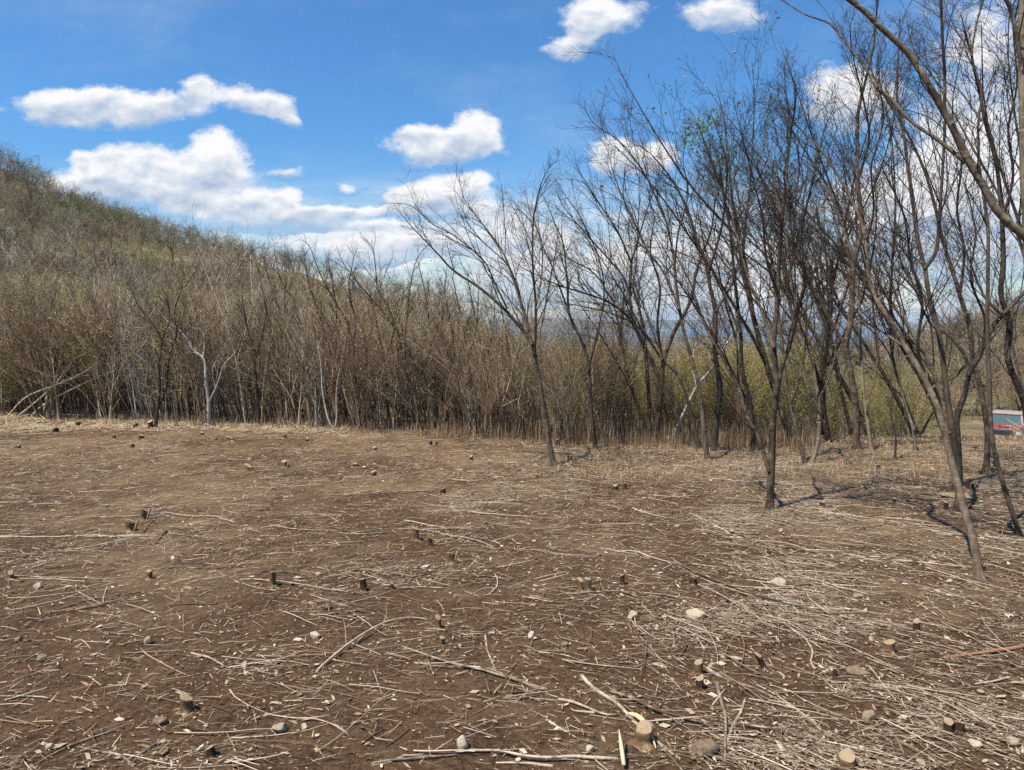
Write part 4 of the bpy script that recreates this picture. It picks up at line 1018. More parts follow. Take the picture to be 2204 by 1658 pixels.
# ------------------------------------------------------------------ fallen branches traced from the photo
SCR = {'a': (0, 1150, 2.9387), 'b': (700, 1150, 2.9387), 'c': (1450, 1150, 2.923), 'd': (0, 900, 2.9387), 'e': (700, 900, 2.9387), 'f': (1450, 900, 2.923)}
STICKS = '''a8:0,20 450,20 700,25 900,15 1000,10|a5:40,95 175,130|a5:440,205 600,195 720,200 750,215 690,230|a8:1020,220 1150,215 1290,222 1570,210|a8:80,265 250,280 480,285 640,290 850,272|a6:120,285 400,300 540,300
a9:270,320 420,330 500,370 620,430 755,480|a9:270,525 420,460 560,425 700,400 890,370|a5:300,420 450,405 620,415|a9:1070,455 1200,445 1380,445|a7:1260,395 1310,370 1370,335|a8:1660,500 1700,440 1745,395
a11:1430,530 1480,560 1485,610 1560,655|a10:985,585 1100,610 1200,630 1350,660|a6:1165,505 1165,610|a7:660,620 760,640 830,640 930,660|a9:930,775 1100,770 1210,775 1340,775 1500,745 1620,745
a13:1210,760 1300,790 1445,850|a5:1610,745 1750,735 1960,745|a15:2000,880 2058,828 2175,743 2300,665 2400,605 2470,570 2600,540 2700,545|a8:555,905 640,960|a6:740,1040 760,980 800,905|a9:1450,985 1490,1040 1570,1090 1680,1135
a10:1680,1135 1860,1170 2060,1195 2204,1270|a16:830,1470 900,1390 1000,1330 1095,1310|a18:480,1355 600,1380 750,1410 840,1475|a13:200,1475 300,1420 420,1360 560,1300 730,1245|a9:1460,1290 1560,1295 1700,1285 1900,1250
a12:0,1025 180,1035 300,1050 400,1075|a7:140,810 200,780 270,745|a6:0,590 90,610|a5:100,620 210,585|a5:1690,905 1850,895|a6:1700,980 1830,940 1885,895|a8:1690,845 1830,845|a8:1520,290 1650,300 1900,335 2204,370
a8:1610,245 1750,240 1930,265|a12:1960,510 2050,515 2204,495 2310,495|a6:1790,490 1900,540 2010,580|a6:1960,380 2080,430 2204,460
b8:130,235 280,240 390,250 560,275|b10:130,240 280,270 420,320|b9:910,265 1050,275 1270,295|b5:1270,260 1480,262|b8:1070,250 1090,300 1080,350 1040,380|b7:940,380 1000,350 1070,340|b9:480,345 640,345 800,345
b8:1520,378 1720,375 1860,370 1960,400 2060,405|b9:1620,440 1720,385|b9:1290,400 1380,430 1475,438|b8:1160,515 1260,485 1380,475 1600,485|b17:480,715 600,760 740,810 950,860 1170,920 1400,990|b17:660,838 850,855 1050,885 1180,935 1350,985
b14:1010,640 1030,750 1090,900|b10:1280,735 1400,755 1540,775 1650,820|b8:530,885 620,880|b10:650,980 800,985|b14:1000,990 1200,1010 1400,990|b14:1120,1040 1220,1045 1320,1025|b9:280,900 400,895 475,895
b26:1620,900 1740,1010 1850,1080 1940,1180 2080,1310 2204,1410|b20:1800,995 1950,1060 2100,1140 2300,1190 2500,1245|b20:1480,1050 1620,1100 1750,1150 1850,1150|b9:1850,900 1960,960 2100,1000|b16:1400,1185 1480,1235 1550,1265
b20:820,1385 1000,1385 1150,1400 1300,1430 1500,1435 1850,1430|b18:1080,1455 1250,1460 1440,1475|b12:400,1450 520,1415 620,1400|b16:300,1460 560,1440 830,1400|b11:60,1205 150,1260|b11:220,1335 300,1280 370,1245
b10:340,1370 440,1310 540,1230|b7:885,1205 1000,1255|b7:1900,625 2000,640 2050,625|b7:2080,665 2204,668|b7:1790,770 1900,795 2000,800
c20:200,845 330,920 500,975 700,1075 860,1190 1040,1310 1200,1370 1400,1400 1550,1470|c14:190,1205 350,1210 560,1240 760,1290 960,1350 1150,1420
c24:1700,780 1850,770 2000,755 2204,715|c10:1480,740 1600,735 1700,740|c11:1280,1160 1400,1195 1700,1260 2204,1420|c16:1420,1195 1500,1150 1600,1095|c14:1900,950 2000,945 2120,905|c14:1010,940 1200,945 1400,960 1550,975
c11:690,550 760,610 930,720|c14:820,650 870,740 860,810 890,850|c9:0,170 200,280 400,370 600,430 900,500 1100,545 1400,590|c9:100,250 300,340 480,400 760,465 1100,530|c9:600,380 800,430 1000,490 1200,530 1480,580
c11:30,780 70,720 105,650|c11:140,640 190,725|c9:190,725 260,650|c8:380,640 500,655 720,655|c8:350,20 500,50 700,70 900,120|c6:540,145 700,175 850,190|c10:1060,150 1200,155 1420,165 1600,210 1870,255
c9:500,60 950,130|c6:650,385 740,330 800,300|c9:960,1010 1100,985|c9:1300,1060 1500,1020|c10:1000,1270 1060,1235 1180,1225|c14:1360,1230 1420,1330 1450,1410|c10:2040,495 2204,530|c12:520,950 640,1020 800,1130 900,1200|c9:1500,830 1650,880 1800,900|c8:860,260 1000,285 1180,320 1240,385
d5:0,185 100,188|d5:0,250 220,265|d7:1500,375 1620,355 1800,330|d8:0,680 190,680|d6:0,540 150,540 300,505 440,490|d7:385,465 440,480 480,520|d6:435,415 460,460 485,485|d9:500,632 850,628 1030,610 1180,630 1350,630 1490,660
d7:0,750 200,740 330,710|d9:460,760 560,745 680,760 900,745|d8:900,740 940,680 1000,610|d8:1000,775 1065,710|d7:1740,680 1900,710 2204,720|d7:1510,595 1700,585|d6:1930,600 2070,625 2140,660|d6:300,630 500,632
e8:310,380 450,350 540,320 620,310|e6:330,205 440,190 520,160|e8:1240,160 1350,195 1430,215|e8:20,490 200,495 330,495 520,475 640,465|e7:870,530 950,525 1070,520|e8:0,720 250,725 400,730|e9:60,730 200,745 390,730|e7:400,705 560,700
e9:620,710 800,760 940,780 1070,825|e7:500,650 620,680 770,700|e7:70,900 230,870 420,895|e8:1000,690 1130,675|e5:700,415 800,390|e6:1130,450 1200,520 1330,550|e7:1690,655 1850,655 1970,655|e8:1520,290 1620,360
e9:1850,850 1950,850 2060,890 2200,920|e5:1200,840 1540,835|f6:960,460 1210,455|f7:1250,512 1480,525 1680,555|f5:1430,495 1650,480|f7:1990,582 2204,605|f5:780,560 950,575|f8:100,600 320,715 460,770 620,800|f7:240,665 360,740
f6:300,625 540,640|f6:340,650 600,680|f5:1180,635 1310,605|f5:1030,710 1190,680|f6:1900,775 2100,745|f6:2140,850 2204,855'''
items = []
for tok in STICKS.replace('\n', '|').split('|'):
    if not tok.strip(): continue
    hd, body = tok.split(':'); ox, oy, sc_ = SCR[hd[0]]
    p = [tuple(float(v) for v in q.split(',')) for q in body.split()]
    items.append(([(ox + a / sc_, oy + b / sc_) for a, b in p], float(hd[1:]) / sc_))
items.append(([(1543, 1472), (1549, 1513), (1560, 1550), (1563, 1595), (1561, 1653)], 7.5))
FORK = {len(items) - 1: [(1604, 1507), (1594, 1536), (1577, 1567), (1564, 1605)]}
ROWS = [(1000, 'at the far edge of the clearing'), (1100, 'in the far soil'), (1230, 'in the middle of the clearing'), (1360, 'in the near soil'), (1480, 'close to the viewer'), (9999, 'in the lowest foreground')]
COLS = [(370, 'far left'), (735, 'left'), (1102, 'left of centre'), (1470, 'right of centre'), (1840, 'right'), (9999, 'far right')]
def cell(px, py): return next(n for l, n in ROWS if py < l), next(n for l, n in COLS if px < l)
CELLS = {}
for i, (p, w) in enumerate(items):
    mx = sum(q[0] for q in p) / len(p); my = sum(q[1] for q in p) / len(p); CELLS.setdefault(cell(mx, my), []).append((mx, i))
STN = {}
for c_, l_ in CELLS.items():
    for k_, (mx, i) in enumerate(sorted(l_)): STN[i] = (c_, k_ + 1, len(l_))
for i, (p, w) in enumerate(items):
    rng = np.random.default_rng(400 + i)
    g = np.array([G(*q) for q in p]); Y = g[:, 1].mean(); r = w / 2 / F * Y
    Lw = np.linalg.norm(np.diff(g, axis=0), axis=1).sum(); N = int(np.clip(Lw / .035, 8, 46))
    q = resample(g, N); s_ = np.linspace(0, Lw, N)
    q[:, 0] += sines(s_ * 9, 0, 1.0, i) * .006; q[:, 1] += sines(s_ * 9, 5, 1.0, i + 7) * .012
    arch = np.sin(np.linspace(0, math.pi, N)) * min(.03, Lw * .03) * rng.uniform(0, 1)
    q[:, 2] = H(q[:, 0], q[:, 1]) + r * .75 + arch
    R = r * (1.18 - .55 * np.linspace(0, 1, N)) * (1 + .13 * sines(s_ * 25, 0, 1.0, i + 3))
    if rng.uniform() < .4: R = R[::-1]
    mb = MB(); mb.tubes(q[None], R[None], 8, rng.uniform(.25, .8), cap=True)
    if i in FORK:
        f_ = resample(np.array([G(*v) for v in FORK[i]]), 20); f_[:, 2] = H(f_[:, 0], f_[:, 1]) + r * .9
        mb.tubes(f_[None], (r * np.linspace(.75, 1, 20))[None], 8, .5, cap=True)
    K = int(Lw * 3.2)
    if K and rng.uniform() < .7:
        S, D, L1, r1 = kids(q[None], R[None], K, .1, .95, 38, 1, .45, np.array([1.]), rng)
        D[:, 2] = np.abs(D[:, 2]) * .35; L1 = rng.uniform(.05, .22, len(S)); A, RA = grow(S, D, L1, np.maximum(r1, .0012), 4, .12, 0, .4, None, rng)
        A[..., 2] = np.maximum(A[..., 2], H(A[..., 0], A[..., 1]) + .002); mb.tubes(A, RA, 4, rng.uniform(.3, .8, len(A)))
    (row, colm), k_, nn = STN[i]
    size = ('thick ' if w > 5 else 'thin ' if w < 2.4 else '') + ('long' if Lw > 1.0 else 'short' if Lw < .4 else 'bare')
    place = '%s, %s, %s' % (row, colm, 'the only one there' if nn == 1 else ordinal(k_) + ' counted rightward')
    mt = M_STICK
    if i == [j for j, t in enumerate(items) if abs(t[1] - 24 / 2.923) < .01][0]: mt = simple_mat('red_brown_bark', (.30, .15, .09)); size = 'thick reddish'
    if i in FORK: size = 'thick Y shaped'
    o = mb.build('fallen_branch', mt, loc=tuple(q[0])); tag(o, '%s stick %s' % (size, place.replace('counted rightward', 'rightward').replace(', the only one there', '')), 'stick', 'sticks lying on the cleared soil')

# pale felled canes at the left edge
CANES = [([(10, 904), (55, 856), (120, 829), (172, 806), (213, 779)], 4, 1.2, 'pale cane arching up from the straw heap with its tip bending over', .9),
         ([(34, 900), (103, 843), (140, 800), (165, 770), (191, 758)], 4, 1.2, 'straightest pale cane rising highest from the straw heap', 1.0),
         ([(58, 907), (96, 870), (172, 830), (241, 800), (292, 793), (350, 798)], 4.5, 1.3, 'longest pale cane bowing right over the bushes', .95),
         ([(38, 900), (85, 858), (137, 818), (203, 793)], 3.5, 1.1, 'middle pale cane of the bundle leaning right', .8),
         ([(69, 905), (113, 893), (172, 894), (241, 895), (302, 899)], 3.5, 1.3, 'pale cane lying almost level above the ground at left', .1),
         ([(72, 910), (172, 904), (254, 889), (316, 880)], 3.5, 1.2, 'low pale cane rising slightly to the right behind the level one', .1)]
for i, (p, w0, w1, lab, _) in enumerate(CANES):
    q = resample([P(a, b, 11.75 + .12 * i) for a, b in p], 26); q[0, 2] = max(q[0, 2] - .05, float(H(*q[0, :2])) - .02)
    mb = MB(); mb.tubes(q[None], (np.linspace(w0, w1, 26) / 2 / F * 11.8)[None], 6, .6, cap=True)
    rng = np.random.default_rng(i); S, D, L1, r1 = kids(q[None], np.full((1, 26), .006), 7, .5, 1, 25, 1, .5, np.array([1.]), rng); A, RA = grow(S, D, rng.uniform(.1, .4, 7), np.full(7, .003), 5, .08, .0, .3, None, rng)
    mb.tubes(A, RA, 4, .6)
    o = mb.build('cut_cane', M_CANE, loc=tuple(q[0])); tag(o, lab, 'cane', 'felled pale canes at the left edge')

# ------------------------------------------------------------------ stumps
M_CUT = simple_mat('cut_wood', (.62, .50, .32), .8)
def ringmat():
    m, t, b = new_mat('sawn_wood'); co = t.node('ShaderNodeTexCoord').outputs['Object']
    d = t.vm('LENGTH', t.vm('MULTIPLY', co, (1, 1, 0)), out=1)
    w = t.m('SINE', t.m('MULTIPLY', t.m('ADD', d, t.m('MULTIPLY', t.noise(co, 30, 3), .01)), 900.0))
    c = t.mix(t.m('MULTIPLY_ADD', w, .5, .5), (.26, .185, .11, 1), (.34, .255, .16, 1))
    c = t.mix(t.rng(t.noise(co, 40, 3), .5, .7, 0, .7), c, (.19, .125, .075, 1))
    t.put(b.inputs['Base Color'], c); return m
M_CUT = ringmat()
M_STUMP = bark_mat('stump_bark', (.14, .085, .045), (.52, .38, .22), 40, .4, .8, .5)
M_STUMPD = bark_mat('stump_bark_dark', (.05, .028, .018), (.26, .16, .095), 40, .3, .8, .4)
STUMPS = [  # px, py of base, width, height px, tilt, dark, prong, label
    (400, 1532, 26, 32, .05, 0, 0, 'round pale topped stump in the left foreground'),
    (281, 1143, 17, 20, -.1, 0, 1, 'low wide stump with a hollow side, nearer of the left pair'), (310, 1119, 14, 22, .05, 0, 1, 'upright stump with a side prong, farther of the left pair'),
    (543, 1016, 13, 14, -.6, 0, 0, 'stump leaning left at the far left of centre'), (612, 1006, 11, 13, 0, 0, 1, 'small stump beside the leaning one in the far soil'),
    (586, 1262, 15, 30, .02, 0, 0, 'tall tan stump standing alone left of centre'), (784, 1272, 14, 26, -.15, 1, 0, 'reddish dark stump among pale twigs near the centre'),
    (843, 1268, 8, 12, .1, 1, 0, 'tiny dark stump right of the reddish one'), (320, 1245, 12, 16, .1, 0, 0, 'small pale stump at the end of the long left twigs'),
    (24, 1246, 12, 14, 0, 0, 0, 'little stump near the left picture edge'), (894, 1163, 15, 26, 0, 0, 0, 'taller stump of the pair at the centre, pale topped'),
    (925, 1175, 10, 16, .05, 1, 0, 'shorter dark stump of the centre pair'), (968, 1212, 17, 22, .05, 0, 1, 'stump with a slanted side shoot just right of the centre pair'),
    (952, 1064, 10, 12, .1, 1, 1, 'small black stump far out near the centre'), (1014, 991, 8, 9, 0, 1, 0, 'black cut stub in front of the thicket at the centre'),
    (927, 960, 6, 10, 0, 1, 0, 'left of two tiny stubs at the thicket edge'), (939, 962, 6, 10, 0, 0, 0, 'right of two tiny stubs at the thicket edge'),
    (916, 938, 5, 11, 0, 0, 0, 'thin pale stub under the many limbed tree'), (1201, 960, 9, 14, -.1, 1, 0, 'dark stub just behind the first sweeping tree'),
    (1226, 994, 11, 13, 0, 0, 0, 'pale topped stub to the right of the first sweeping tree'), (804, 1027, 12, 12, 0, 0, 0, 'reddish stub at the end of a curved branch left of centre'),
    (768, 1005, 10, 7, -.5, 1, 0, 'low slanted stub behind the reddish one'), (806, 971, 10, 8, 0, 0, 0, 'flat stub beside a pale branch near the thicket'),
    (662, 953, 6, 9, 0, 1, 0, 'tiny dark stub below the pale leaning tree'), (1339, 1258, 10, 20, .03, 1, 0, 'dark slim stump right of the double stump'),
    (1250, 1273, 13, 26, -.03, 0, 0, 'left stem of the double stump right of centre'), (1264, 1272, 14, 27, .03, 0, 0, 'right stem of the double stump right of centre'),
    (1490, 1258, 15, 14, .1, 1, 1, 'low reddish stump beside the raked twigs'), (1503, 1452, 21, 28, 0, 0, 0, 'pale sunlit stump standing behind a darker one on the right'),
    (1506, 1483, 17, 24, .02, 1, 0, 'dark fronted stump in front of the pale sunlit one'), (1972, 1360, 13, 24, 0, 1, 0, 'slim stump with black side in the right soil'),
    (1913, 1405, 21, 24, .08, 0, 0, 'clean pale stump with slanting cut on the right'), (1645, 1438, 14, 30, -.5, 1, 0, 'jagged stump leaning left in the right soil'),
    (1796, 1455, 9, 16, .05, 1, 0, 'small dark stump left of the bark slab'), (1346, 1054, 7, 14, 0, 1, 0, 'slim black stub right of centre far out'),
    (1323, 1056, 9, 11, .1, 1, 1, 'ragged black stub left of the slim far one'), (1770, 1091, 10, 10, 0, 1, 0, 'dark stub to the right of the lone forked tree'),
    (1925, 1086, 6, 13, 0, 1, 0, 'thin stub rising behind a long pale stick'), (2035, 1099, 9, 18, 0, 1, 0, 'dark stub left of the foot of the Y forked tree'),
    (2082, 1055, 7, 26, 0, 1, 0, 'tall thin black stub right of the Y forked tree'), (2093, 1055, 6, 14, 0, 1, 0, 'short stub beside the tall thin black one'),
    (2142, 1020, 13, 12, .2, 1, 0, 'dark stub at the foot of the thin black stem'), (2112, 1023, 9, 11, -.2, 1, 0, 'dark stub just left of the olive brown tree'),
    (2042, 1580, 20, 28, -.05, 1, 0, 'left half of the broad split stump at lower right'), (2062, 1581, 20, 27, .06, 1, 0, 'right half of the broad split stump at lower right'),
    (2110, 1501, 14, 14, 0, 1, 0, 'low stump under a crossing branch at far right'), (1382, 1600, 34, 36, .1, 0, 0, 'mossy rotten stump beside the big fallen branch'),
    (1822, 1652, 36, 26, 0, 0, 0, 'wide chopped stump cut by the bottom picture edge'), (455, 1628, 20, 20, -.1, 1, 0, 'dark round stump at lower left'),
    (951, 1390, 13, 18, .05, 0, 0, 'small pale stump left of the crossed branches'), (943, 1352, 13, 24, 0, 0, 0, 'pale shaggy stump above the small pale one'),
    (1515, 1334, 10, 11, 0, 0, 0, 'tiny stub beside the pale slab of stone'), (1680, 1153, 10, 12, 0, 0, 0, 'pale topped stub below the lone forked tree'),
    (2117, 1232, 9, 14, 0, 1, 0, 'stub right of the foot of the long leaning tree'), (1445, 1112, 8, 11, 0, 0, 0, 'pale topped stub left of the lone forked tree'),
    (325, 922, 11, 15, -.1, 1, 0, 'white and black stub at the thicket edge at left'), (292, 921, 10, 6, 0, 1, 0, 'flat dark stub left of the white and black one'),
    (168, 918, 10, 8, 0, 1, 0, 'dark stub in the pale straw at left'), (120, 932, 11, 8, 0, 1, 0, 'black stub left of the one in the pale straw'),
    (305, 945, 10, 8, 0, 1, 0, 'black stub in front of the dark twin stemmed tree'), (285, 965, 9, 8, 0, 0, 0, 'small tan stub farther forward at left'),
    (245, 946, 9, 9, 0, 0, 0, 'tan cut stub left of the black one at the edge'), (499, 950, 13, 8, -.4, 0, 0, 'slanting pale stub right of the white barked tree'),
    (610, 944, 9, 6, .5, 0, 0, 'pale lying stub left of the pale leaning tree'), (435, 937, 8, 6, 0, 1, 0, 'dark stub at the foot of the white barked tree'),
    (232, 1093, 7, 6, 0, 1, 0, 'tiny dark stub alone in the left soil'), (40, 965, 8, 6, 0, 1, 0, 'tiny dark stub far left beyond the sticks'), (1575, 1152, 9, 10, 0, 1, 0, 'dark stub at the start of the raked twigs'),
    (1890, 1010, 8, 9, 0, 1, 0, 'small dark stub in front of the crest sapling')]
def stump(px, py, w, h, tilt, dark, prong, lab, i):
    rng = np.random.default_rng(700 + i); g = G(px, py); Y = g[1]; r = w / 2 / F * Y; hh = h / F * Y * 1.02
    root_ = empty('tree_stump', tuple(g)); tag(root_, lab, 'stump', 'cut stumps in the clearing')
    N, K = 9, 16; a = np.arange(K) / K * 2 * math.pi; rad = 1 + .10 * np.sin(a * 2 + rng.uniform(0, 6)) + .07 * np.sin(a * 3 + rng.uniform(0, 6)) + rng.normal(0, .055, K)
    ts = np.linspace(-.25, 1, N); sl = rng.uniform(-.6, .6, 2)
    bm = bmesh.new(); rings = []
    for t_ in ts:
        rr = r * (1 + .45 * max(0, 1 - t_ * 3.2) ** 2) * (1 + .04 * math.sin(t_ * 9 + i))
        ring = []
        for k_ in range(K):
            z = t_ * hh
            if t_ > .99: z += (sl[0] * math.cos(a[k_]) + sl[1] * math.sin(a[k_])) * r * .9
            fl = 1 + (.25 * max(0, 1 - t_ * 4) * (math.sin(a[k_] * 4 + i) + .3))
            ring.append(bm.verts.new((g[0] + rr * rad[k_] * fl * math.cos(a[k_]) + tilt * max(z, 0), g[1] + rr * rad[k_] * fl * math.sin(a[k_]), g[2] + z)))
        rings.append(ring)
    for j in range(N - 1):
        for k_ in range(K): bm.faces.new((rings[j][k_], rings[j][(k_ + 1) % K], rings[j + 1][(k_ + 1) % K], rings[j + 1][k_]))
    for f in bm.faces: f.smooth = True
    bm.verts.ensure_lookup_table(); top = [v.co.copy() for v in rings[-1]]
    if prong:
        q = resample([g + [r * .8, 0, -.01], g + [r * 1.6, -.005, hh * .6], g + [r * 2.0, 0, hh * 1.15]], 6)
    me = bpy.data.meshes.new('bark'); bm.to_mesh(me); bm.free(); me.transform(Matrix.Translation(-Vector(g)))
    o = bpy.data.objects.new('bark', me); COL.objects.link(o); o.parent = root_; me.materials.append(M_STUMPD if dark else M_STUMP)
    if prong: mbp = MB(); mbp.tubes(q[None], np.full((1, 6), r * .32), 7, .5, cap=True); mbp.build('prong', M_STUMPD if dark else M_STUMP, root_)
    bm = bmesh.new(); cen = sum(top, Vector()) / K; up_ = Vector((0, 0, .0025)); c0 = bm.verts.new(cen + up_ * 1.5 - Vector(g)); mid = [bm.verts.new(cen.lerp(v, .55) + up_ * 1.2 - Vector(g) + Vector((0, 0, rng.normal(0, .001)))) for v in top]; out = [bm.verts.new(cen.lerp(v, .93) + up_ - Vector(g)) for v in top]; rim = [bm.verts.new(cen.lerp(v, .985) - Vector(g)) for v in top]
    for k_ in range(K):
        k2 = (k_ + 1) % K; bm.faces.new((c0, mid[k_], mid[k2])); bm.faces.new((mid[k_], out[k_], out[k2], mid[k2])); bm.faces.new((out[k_], rim[k_], rim[k2], out[k2]))
    me = bpy.data.meshes.new('cut_face'); bm.to_mesh(me); bm.free(); me.materials.append(M_CUT); o = bpy.data.objects.new('cut_face', me); COL.objects.link(o); o.parent = root_
for i, s_ in enumerate(STUMPS): stump(*s_, i)

# ------------------------------------------------------------------ stones
def stone_mat(name, a, b_):
    m, t, b = new_mat(name); co = t.node('ShaderNodeTexCoord').outputs['Object']; n_ = t.noise(co, 28, 6, .7)
    c = t.ramp(t.m('ADD', n_, t.m('MULTIPLY', t.m('SUBTRACT', t.node('ShaderNodeObjectInfo').outputs['Random'], .5), .3)), [(.3, a), (.7, b_)])
    t.put(b.inputs['Base Color'], c); bp = t.node('ShaderNodeBump', {'Height': n_, 'Strength': .6, 'Distance': .01}); t.put(b.inputs['Normal'], bp.outputs[0]); return m
M_PALE = stone_mat('pale_stone', (.24, .19, .125), (.52, .45, .33)); M_ROCK = stone_mat('brown_stone', (.09, .06, .04), (.30, .22, .14))
STONES = [(320, 1386, 18, 17, 1, 'pale angular stone at the end of a twig in the near left soil'), (677, 1372, 26, 15, 1, 'yellowish flat stone left of centre'), (1143, 1374, 18, 17, 1, 'small cream stone right of centre above the branch heap'),
          (1361, 1332, 26, 18, 1, 'pale rounded stone in the near soil right of centre'), (90, 1421, 20, 17, 0, 'dark round stone close to the left edge'), (42, 1382, 16, 14, 0, 'brown stone above the dark round one at left'),
          (602, 1575, 34, 22, 1, 'mottled tan stone in the left foreground'), (345, 1558, 30, 18, 0, 'half buried stone below the round left stump'), (527, 1436, 14, 13, 1, 'small white stone beside a forked twig at left'),
          (373, 1206, 12, 10, 1, 'tiny pale stone alone in the middle left soil'), (1498, 1326, 52, 16, 1, 'long pale slab of stone right of centre'), (1675, 1258, 30, 14, 1, 'flat pale stone among the raked twigs'),
          (1514, 1620, 60, 34, 0, 'big flat brown stone beside the Y shaped stick'), (1871, 1553, 36, 26, 0, 'brown wedge shaped stone in the lower right'), (1848, 1452, 46, 18, 0, 'curved slab of bark coloured stone at right'),
          (1270, 1618, 22, 16, 1, 'whitish pebble near the bottom right of centre'), (996, 1610, 26, 32, 1, 'upright whitish stone at the bottom centre'), (1848, 1288, 24, 12, 1, 'yellow grey stone in the right soil'),
          (1786, 1222, 28, 9, 0, 'dark flat stone behind the raked twigs at right'), (2180, 1602, 26, 20, 1, 'pale lump of stone at the lower right picture corner'), (2098, 1606, 26, 18, 1, 'grey pale stone left of the corner lump'),
          (704, 1310, 26, 12, 0, 'dark stone under the pale twig heap left of centre'), (82, 1266, 20, 14, 1, 'cream chunk of stone at the left near the twig bundle'), (352, 1600, 13, 11, 1, 'round cream pebble below the half buried stone'),
          (655, 1570, 15, 14, 1, 'yellow pebble right of the mottled tan stone'), (108, 1612, 16, 14, 1, 'pale pebble in the left corner foreground'), (1215, 1390, 16, 12, 0, 'brown stone right of the small cream one'), (2060, 1072, 60, 14, 0, 'low brown log like stone behind the Y forked tree')]
for i, (px, py, w, h, pale, lab) in enumerate(STONES):
    g = G(px, py); Y = g[1]; rx = w / 2 / F * Y; rz = h / 2 / F * Y * 1.1
    rng = np.random.default_rng(800 + i); bm = bmesh.new(); bmesh.ops.create_icosphere(bm, subdivisions=3, radius=1)
    cuts = [(Vector(unit(rng.normal(0, 1, 3))), rng.uniform(.55, .85)) for _ in range(9)]
    for v in bm.verts:
        for nrm, dd in cuts:
            e_ = v.co.dot(nrm) - dd
            if e_ > 0: v.co -= nrm * e_ * .9
        v.co *= 1 + .05 * float(sines(v.co.x * 3, v.co.y * 3 + v.co.z * 4, 1.0, i))
        v.co = Vector((v.co.x * rx * 1.15, v.co.y * rx * .85, v.co.z * rz * 1.2))
    bmesh.ops.rotate(bm, verts=bm.verts, matrix=Matrix.Rotation(rng.uniform(-.4, .4), 3, 'Z'))
    me = bpy.data.meshes.new('stone'); bm.to_mesh(me); bm.free(); me.materials.append(M_PALE if pale else M_ROCK)
    o = bpy.data.objects.new('stone', me); o.location = (g[0], g[1], g[2] + rz * .65); COL.objects.link(o); tag(o, lab, 'stone', 'stones on the cleared soil')

# the peeled yellow end of the big fallen branch
g = [G(1348, 1545), G(1372, 1552), G(1392, 1572), G(1405, 1602), G(1412, 1622)]
q = resample(np.array(g), 14); q[:, 2] += .02; mb = MB(); mb.tubes(q[None], (np.array([.2, .8, 1, 1.1, 1, .9, .8, .75, .7, .6, .5, .4, .3, .1]) * .010)[None], 8, .9, cap=True)
tag(mb.build('bark_strip', simple_mat('peeled_wood', (.62, .47, .26)), loc=tuple(q[0])), 'peeled yellow strip of wood on the big fallen branch', 'wood strip')
g = [G(1332, 1608), G(1337, 1630), G(1343, 1658)]; q = resample(np.array(g), 6); q[:, 2] += np.linspace(.07, .02, 6); mb = MB(); mb.tubes(q[None], (np.array([.15, .6, .9, 1, 1, .9]) * .009)[None], 4, .9, cap=True)
tag(mb.build('wood_splinter', simple_mat('pale_wood', (.6, .5, .32)), loc=tuple(q[0])), 'pointed pale splinter of wood standing at the bottom edge', 'splinter')

# ------------------------------------------------------------------ the red pickup
def bxm(bm, c, s, bev=0.0, mi=0, taper=None):
    r = bmesh.ops.create_cube(bm, size=1); vs = r['verts']
    for v in vs:
        v.co = Vector((v.co.x * s[0], v.co.y * s[1], v.co.z * s[2]))
        if taper and v.co.z > 0: v.co.x *= taper[0]; v.co.y = v.co.y * taper[1] + taper[2]
        v.co += Vector(c)
    if bev:
        es = list({e for v in vs for e in v.link_edges}); bmesh.ops.bevel(bm, geom=es, offset=bev, segments=2, affect='EDGES', profile=.6)
def part(name, parent, mat, fn, smooth=False):
    bm = bmesh.new(); fn(bm)
    for f in bm.faces: f.smooth = smooth
    bmesh.ops.recalc_face_normals(bm, faces=bm.faces)
    me = bpy.data.meshes.new(name); bm.to_mesh(me); bm.free(); me.materials.append(mat)
    o = bpy.data.objects.new(name, me); COL.objects.link(o); o.parent = parent; return o
def prism(bm, prof, x0, x1, bev=.02):
    a = [bm.verts.new((x0, y, z)) for y, z in prof]; b = [bm.verts.new((x1, y, z)) for y, z in prof]
    fs = [bm.faces.new(a), bm.faces.new(b[::-1])]
    for i in range(len(prof)): fs.append(bm.faces.new((a[i], b[i], b[(i + 1) % len(prof)], a[(i + 1) % len(prof)])))
    es = list({e for f in fs for e in f.edges}); bmesh.ops.bevel(bm, geom=es, offset=bev, segments=2, affect='EDGES')
RED = simple_mat('faded_red_paint', (.20, .05, .04), .6, 0, .4, 0); PINK = simple_mat('sunbleached_red_paint', (.33, .25, .22), .7)
CHR = simple_mat('dull_chrome', (.62, .62, .60), .35, .8); BLK = simple_mat('black_rubber', (.02, .02, .02), .8); GRL = simple_mat('grey_grille', (.10, .11, .11), .5, .3)
gm, gt, gb = new_mat('windshield_glass'); gb.inputs['Base Color'].default_value = (.06, .09, .09, 1); gb.inputs['Roughness'].default_value = .12; gb.inputs['Specular IOR Level'].default_value = .8
lm, lt, lb = new_mat('headlight_glass'); lb.inputs['Base Color'].default_value = (.55, .57, .55, 1); lb.inputs['Roughness'].default_value = .15; lb.inputs['Specular IOR Level'].default_value = .8
TY = 37.5; tx = float(ray(2168, 900)[0] * TY); tz = float(np.mean([H(tx + a, TY + b) for a in (-.8, .8) for b in (-1.8, 1.8)]))
tr = empty('pickup_truck', (tx, TY, tz + .02), math.radians(-38))
tag(tr, 'old faded red pickup parked behind the trees, facing the clearing', 'pickup truck')
W = .80
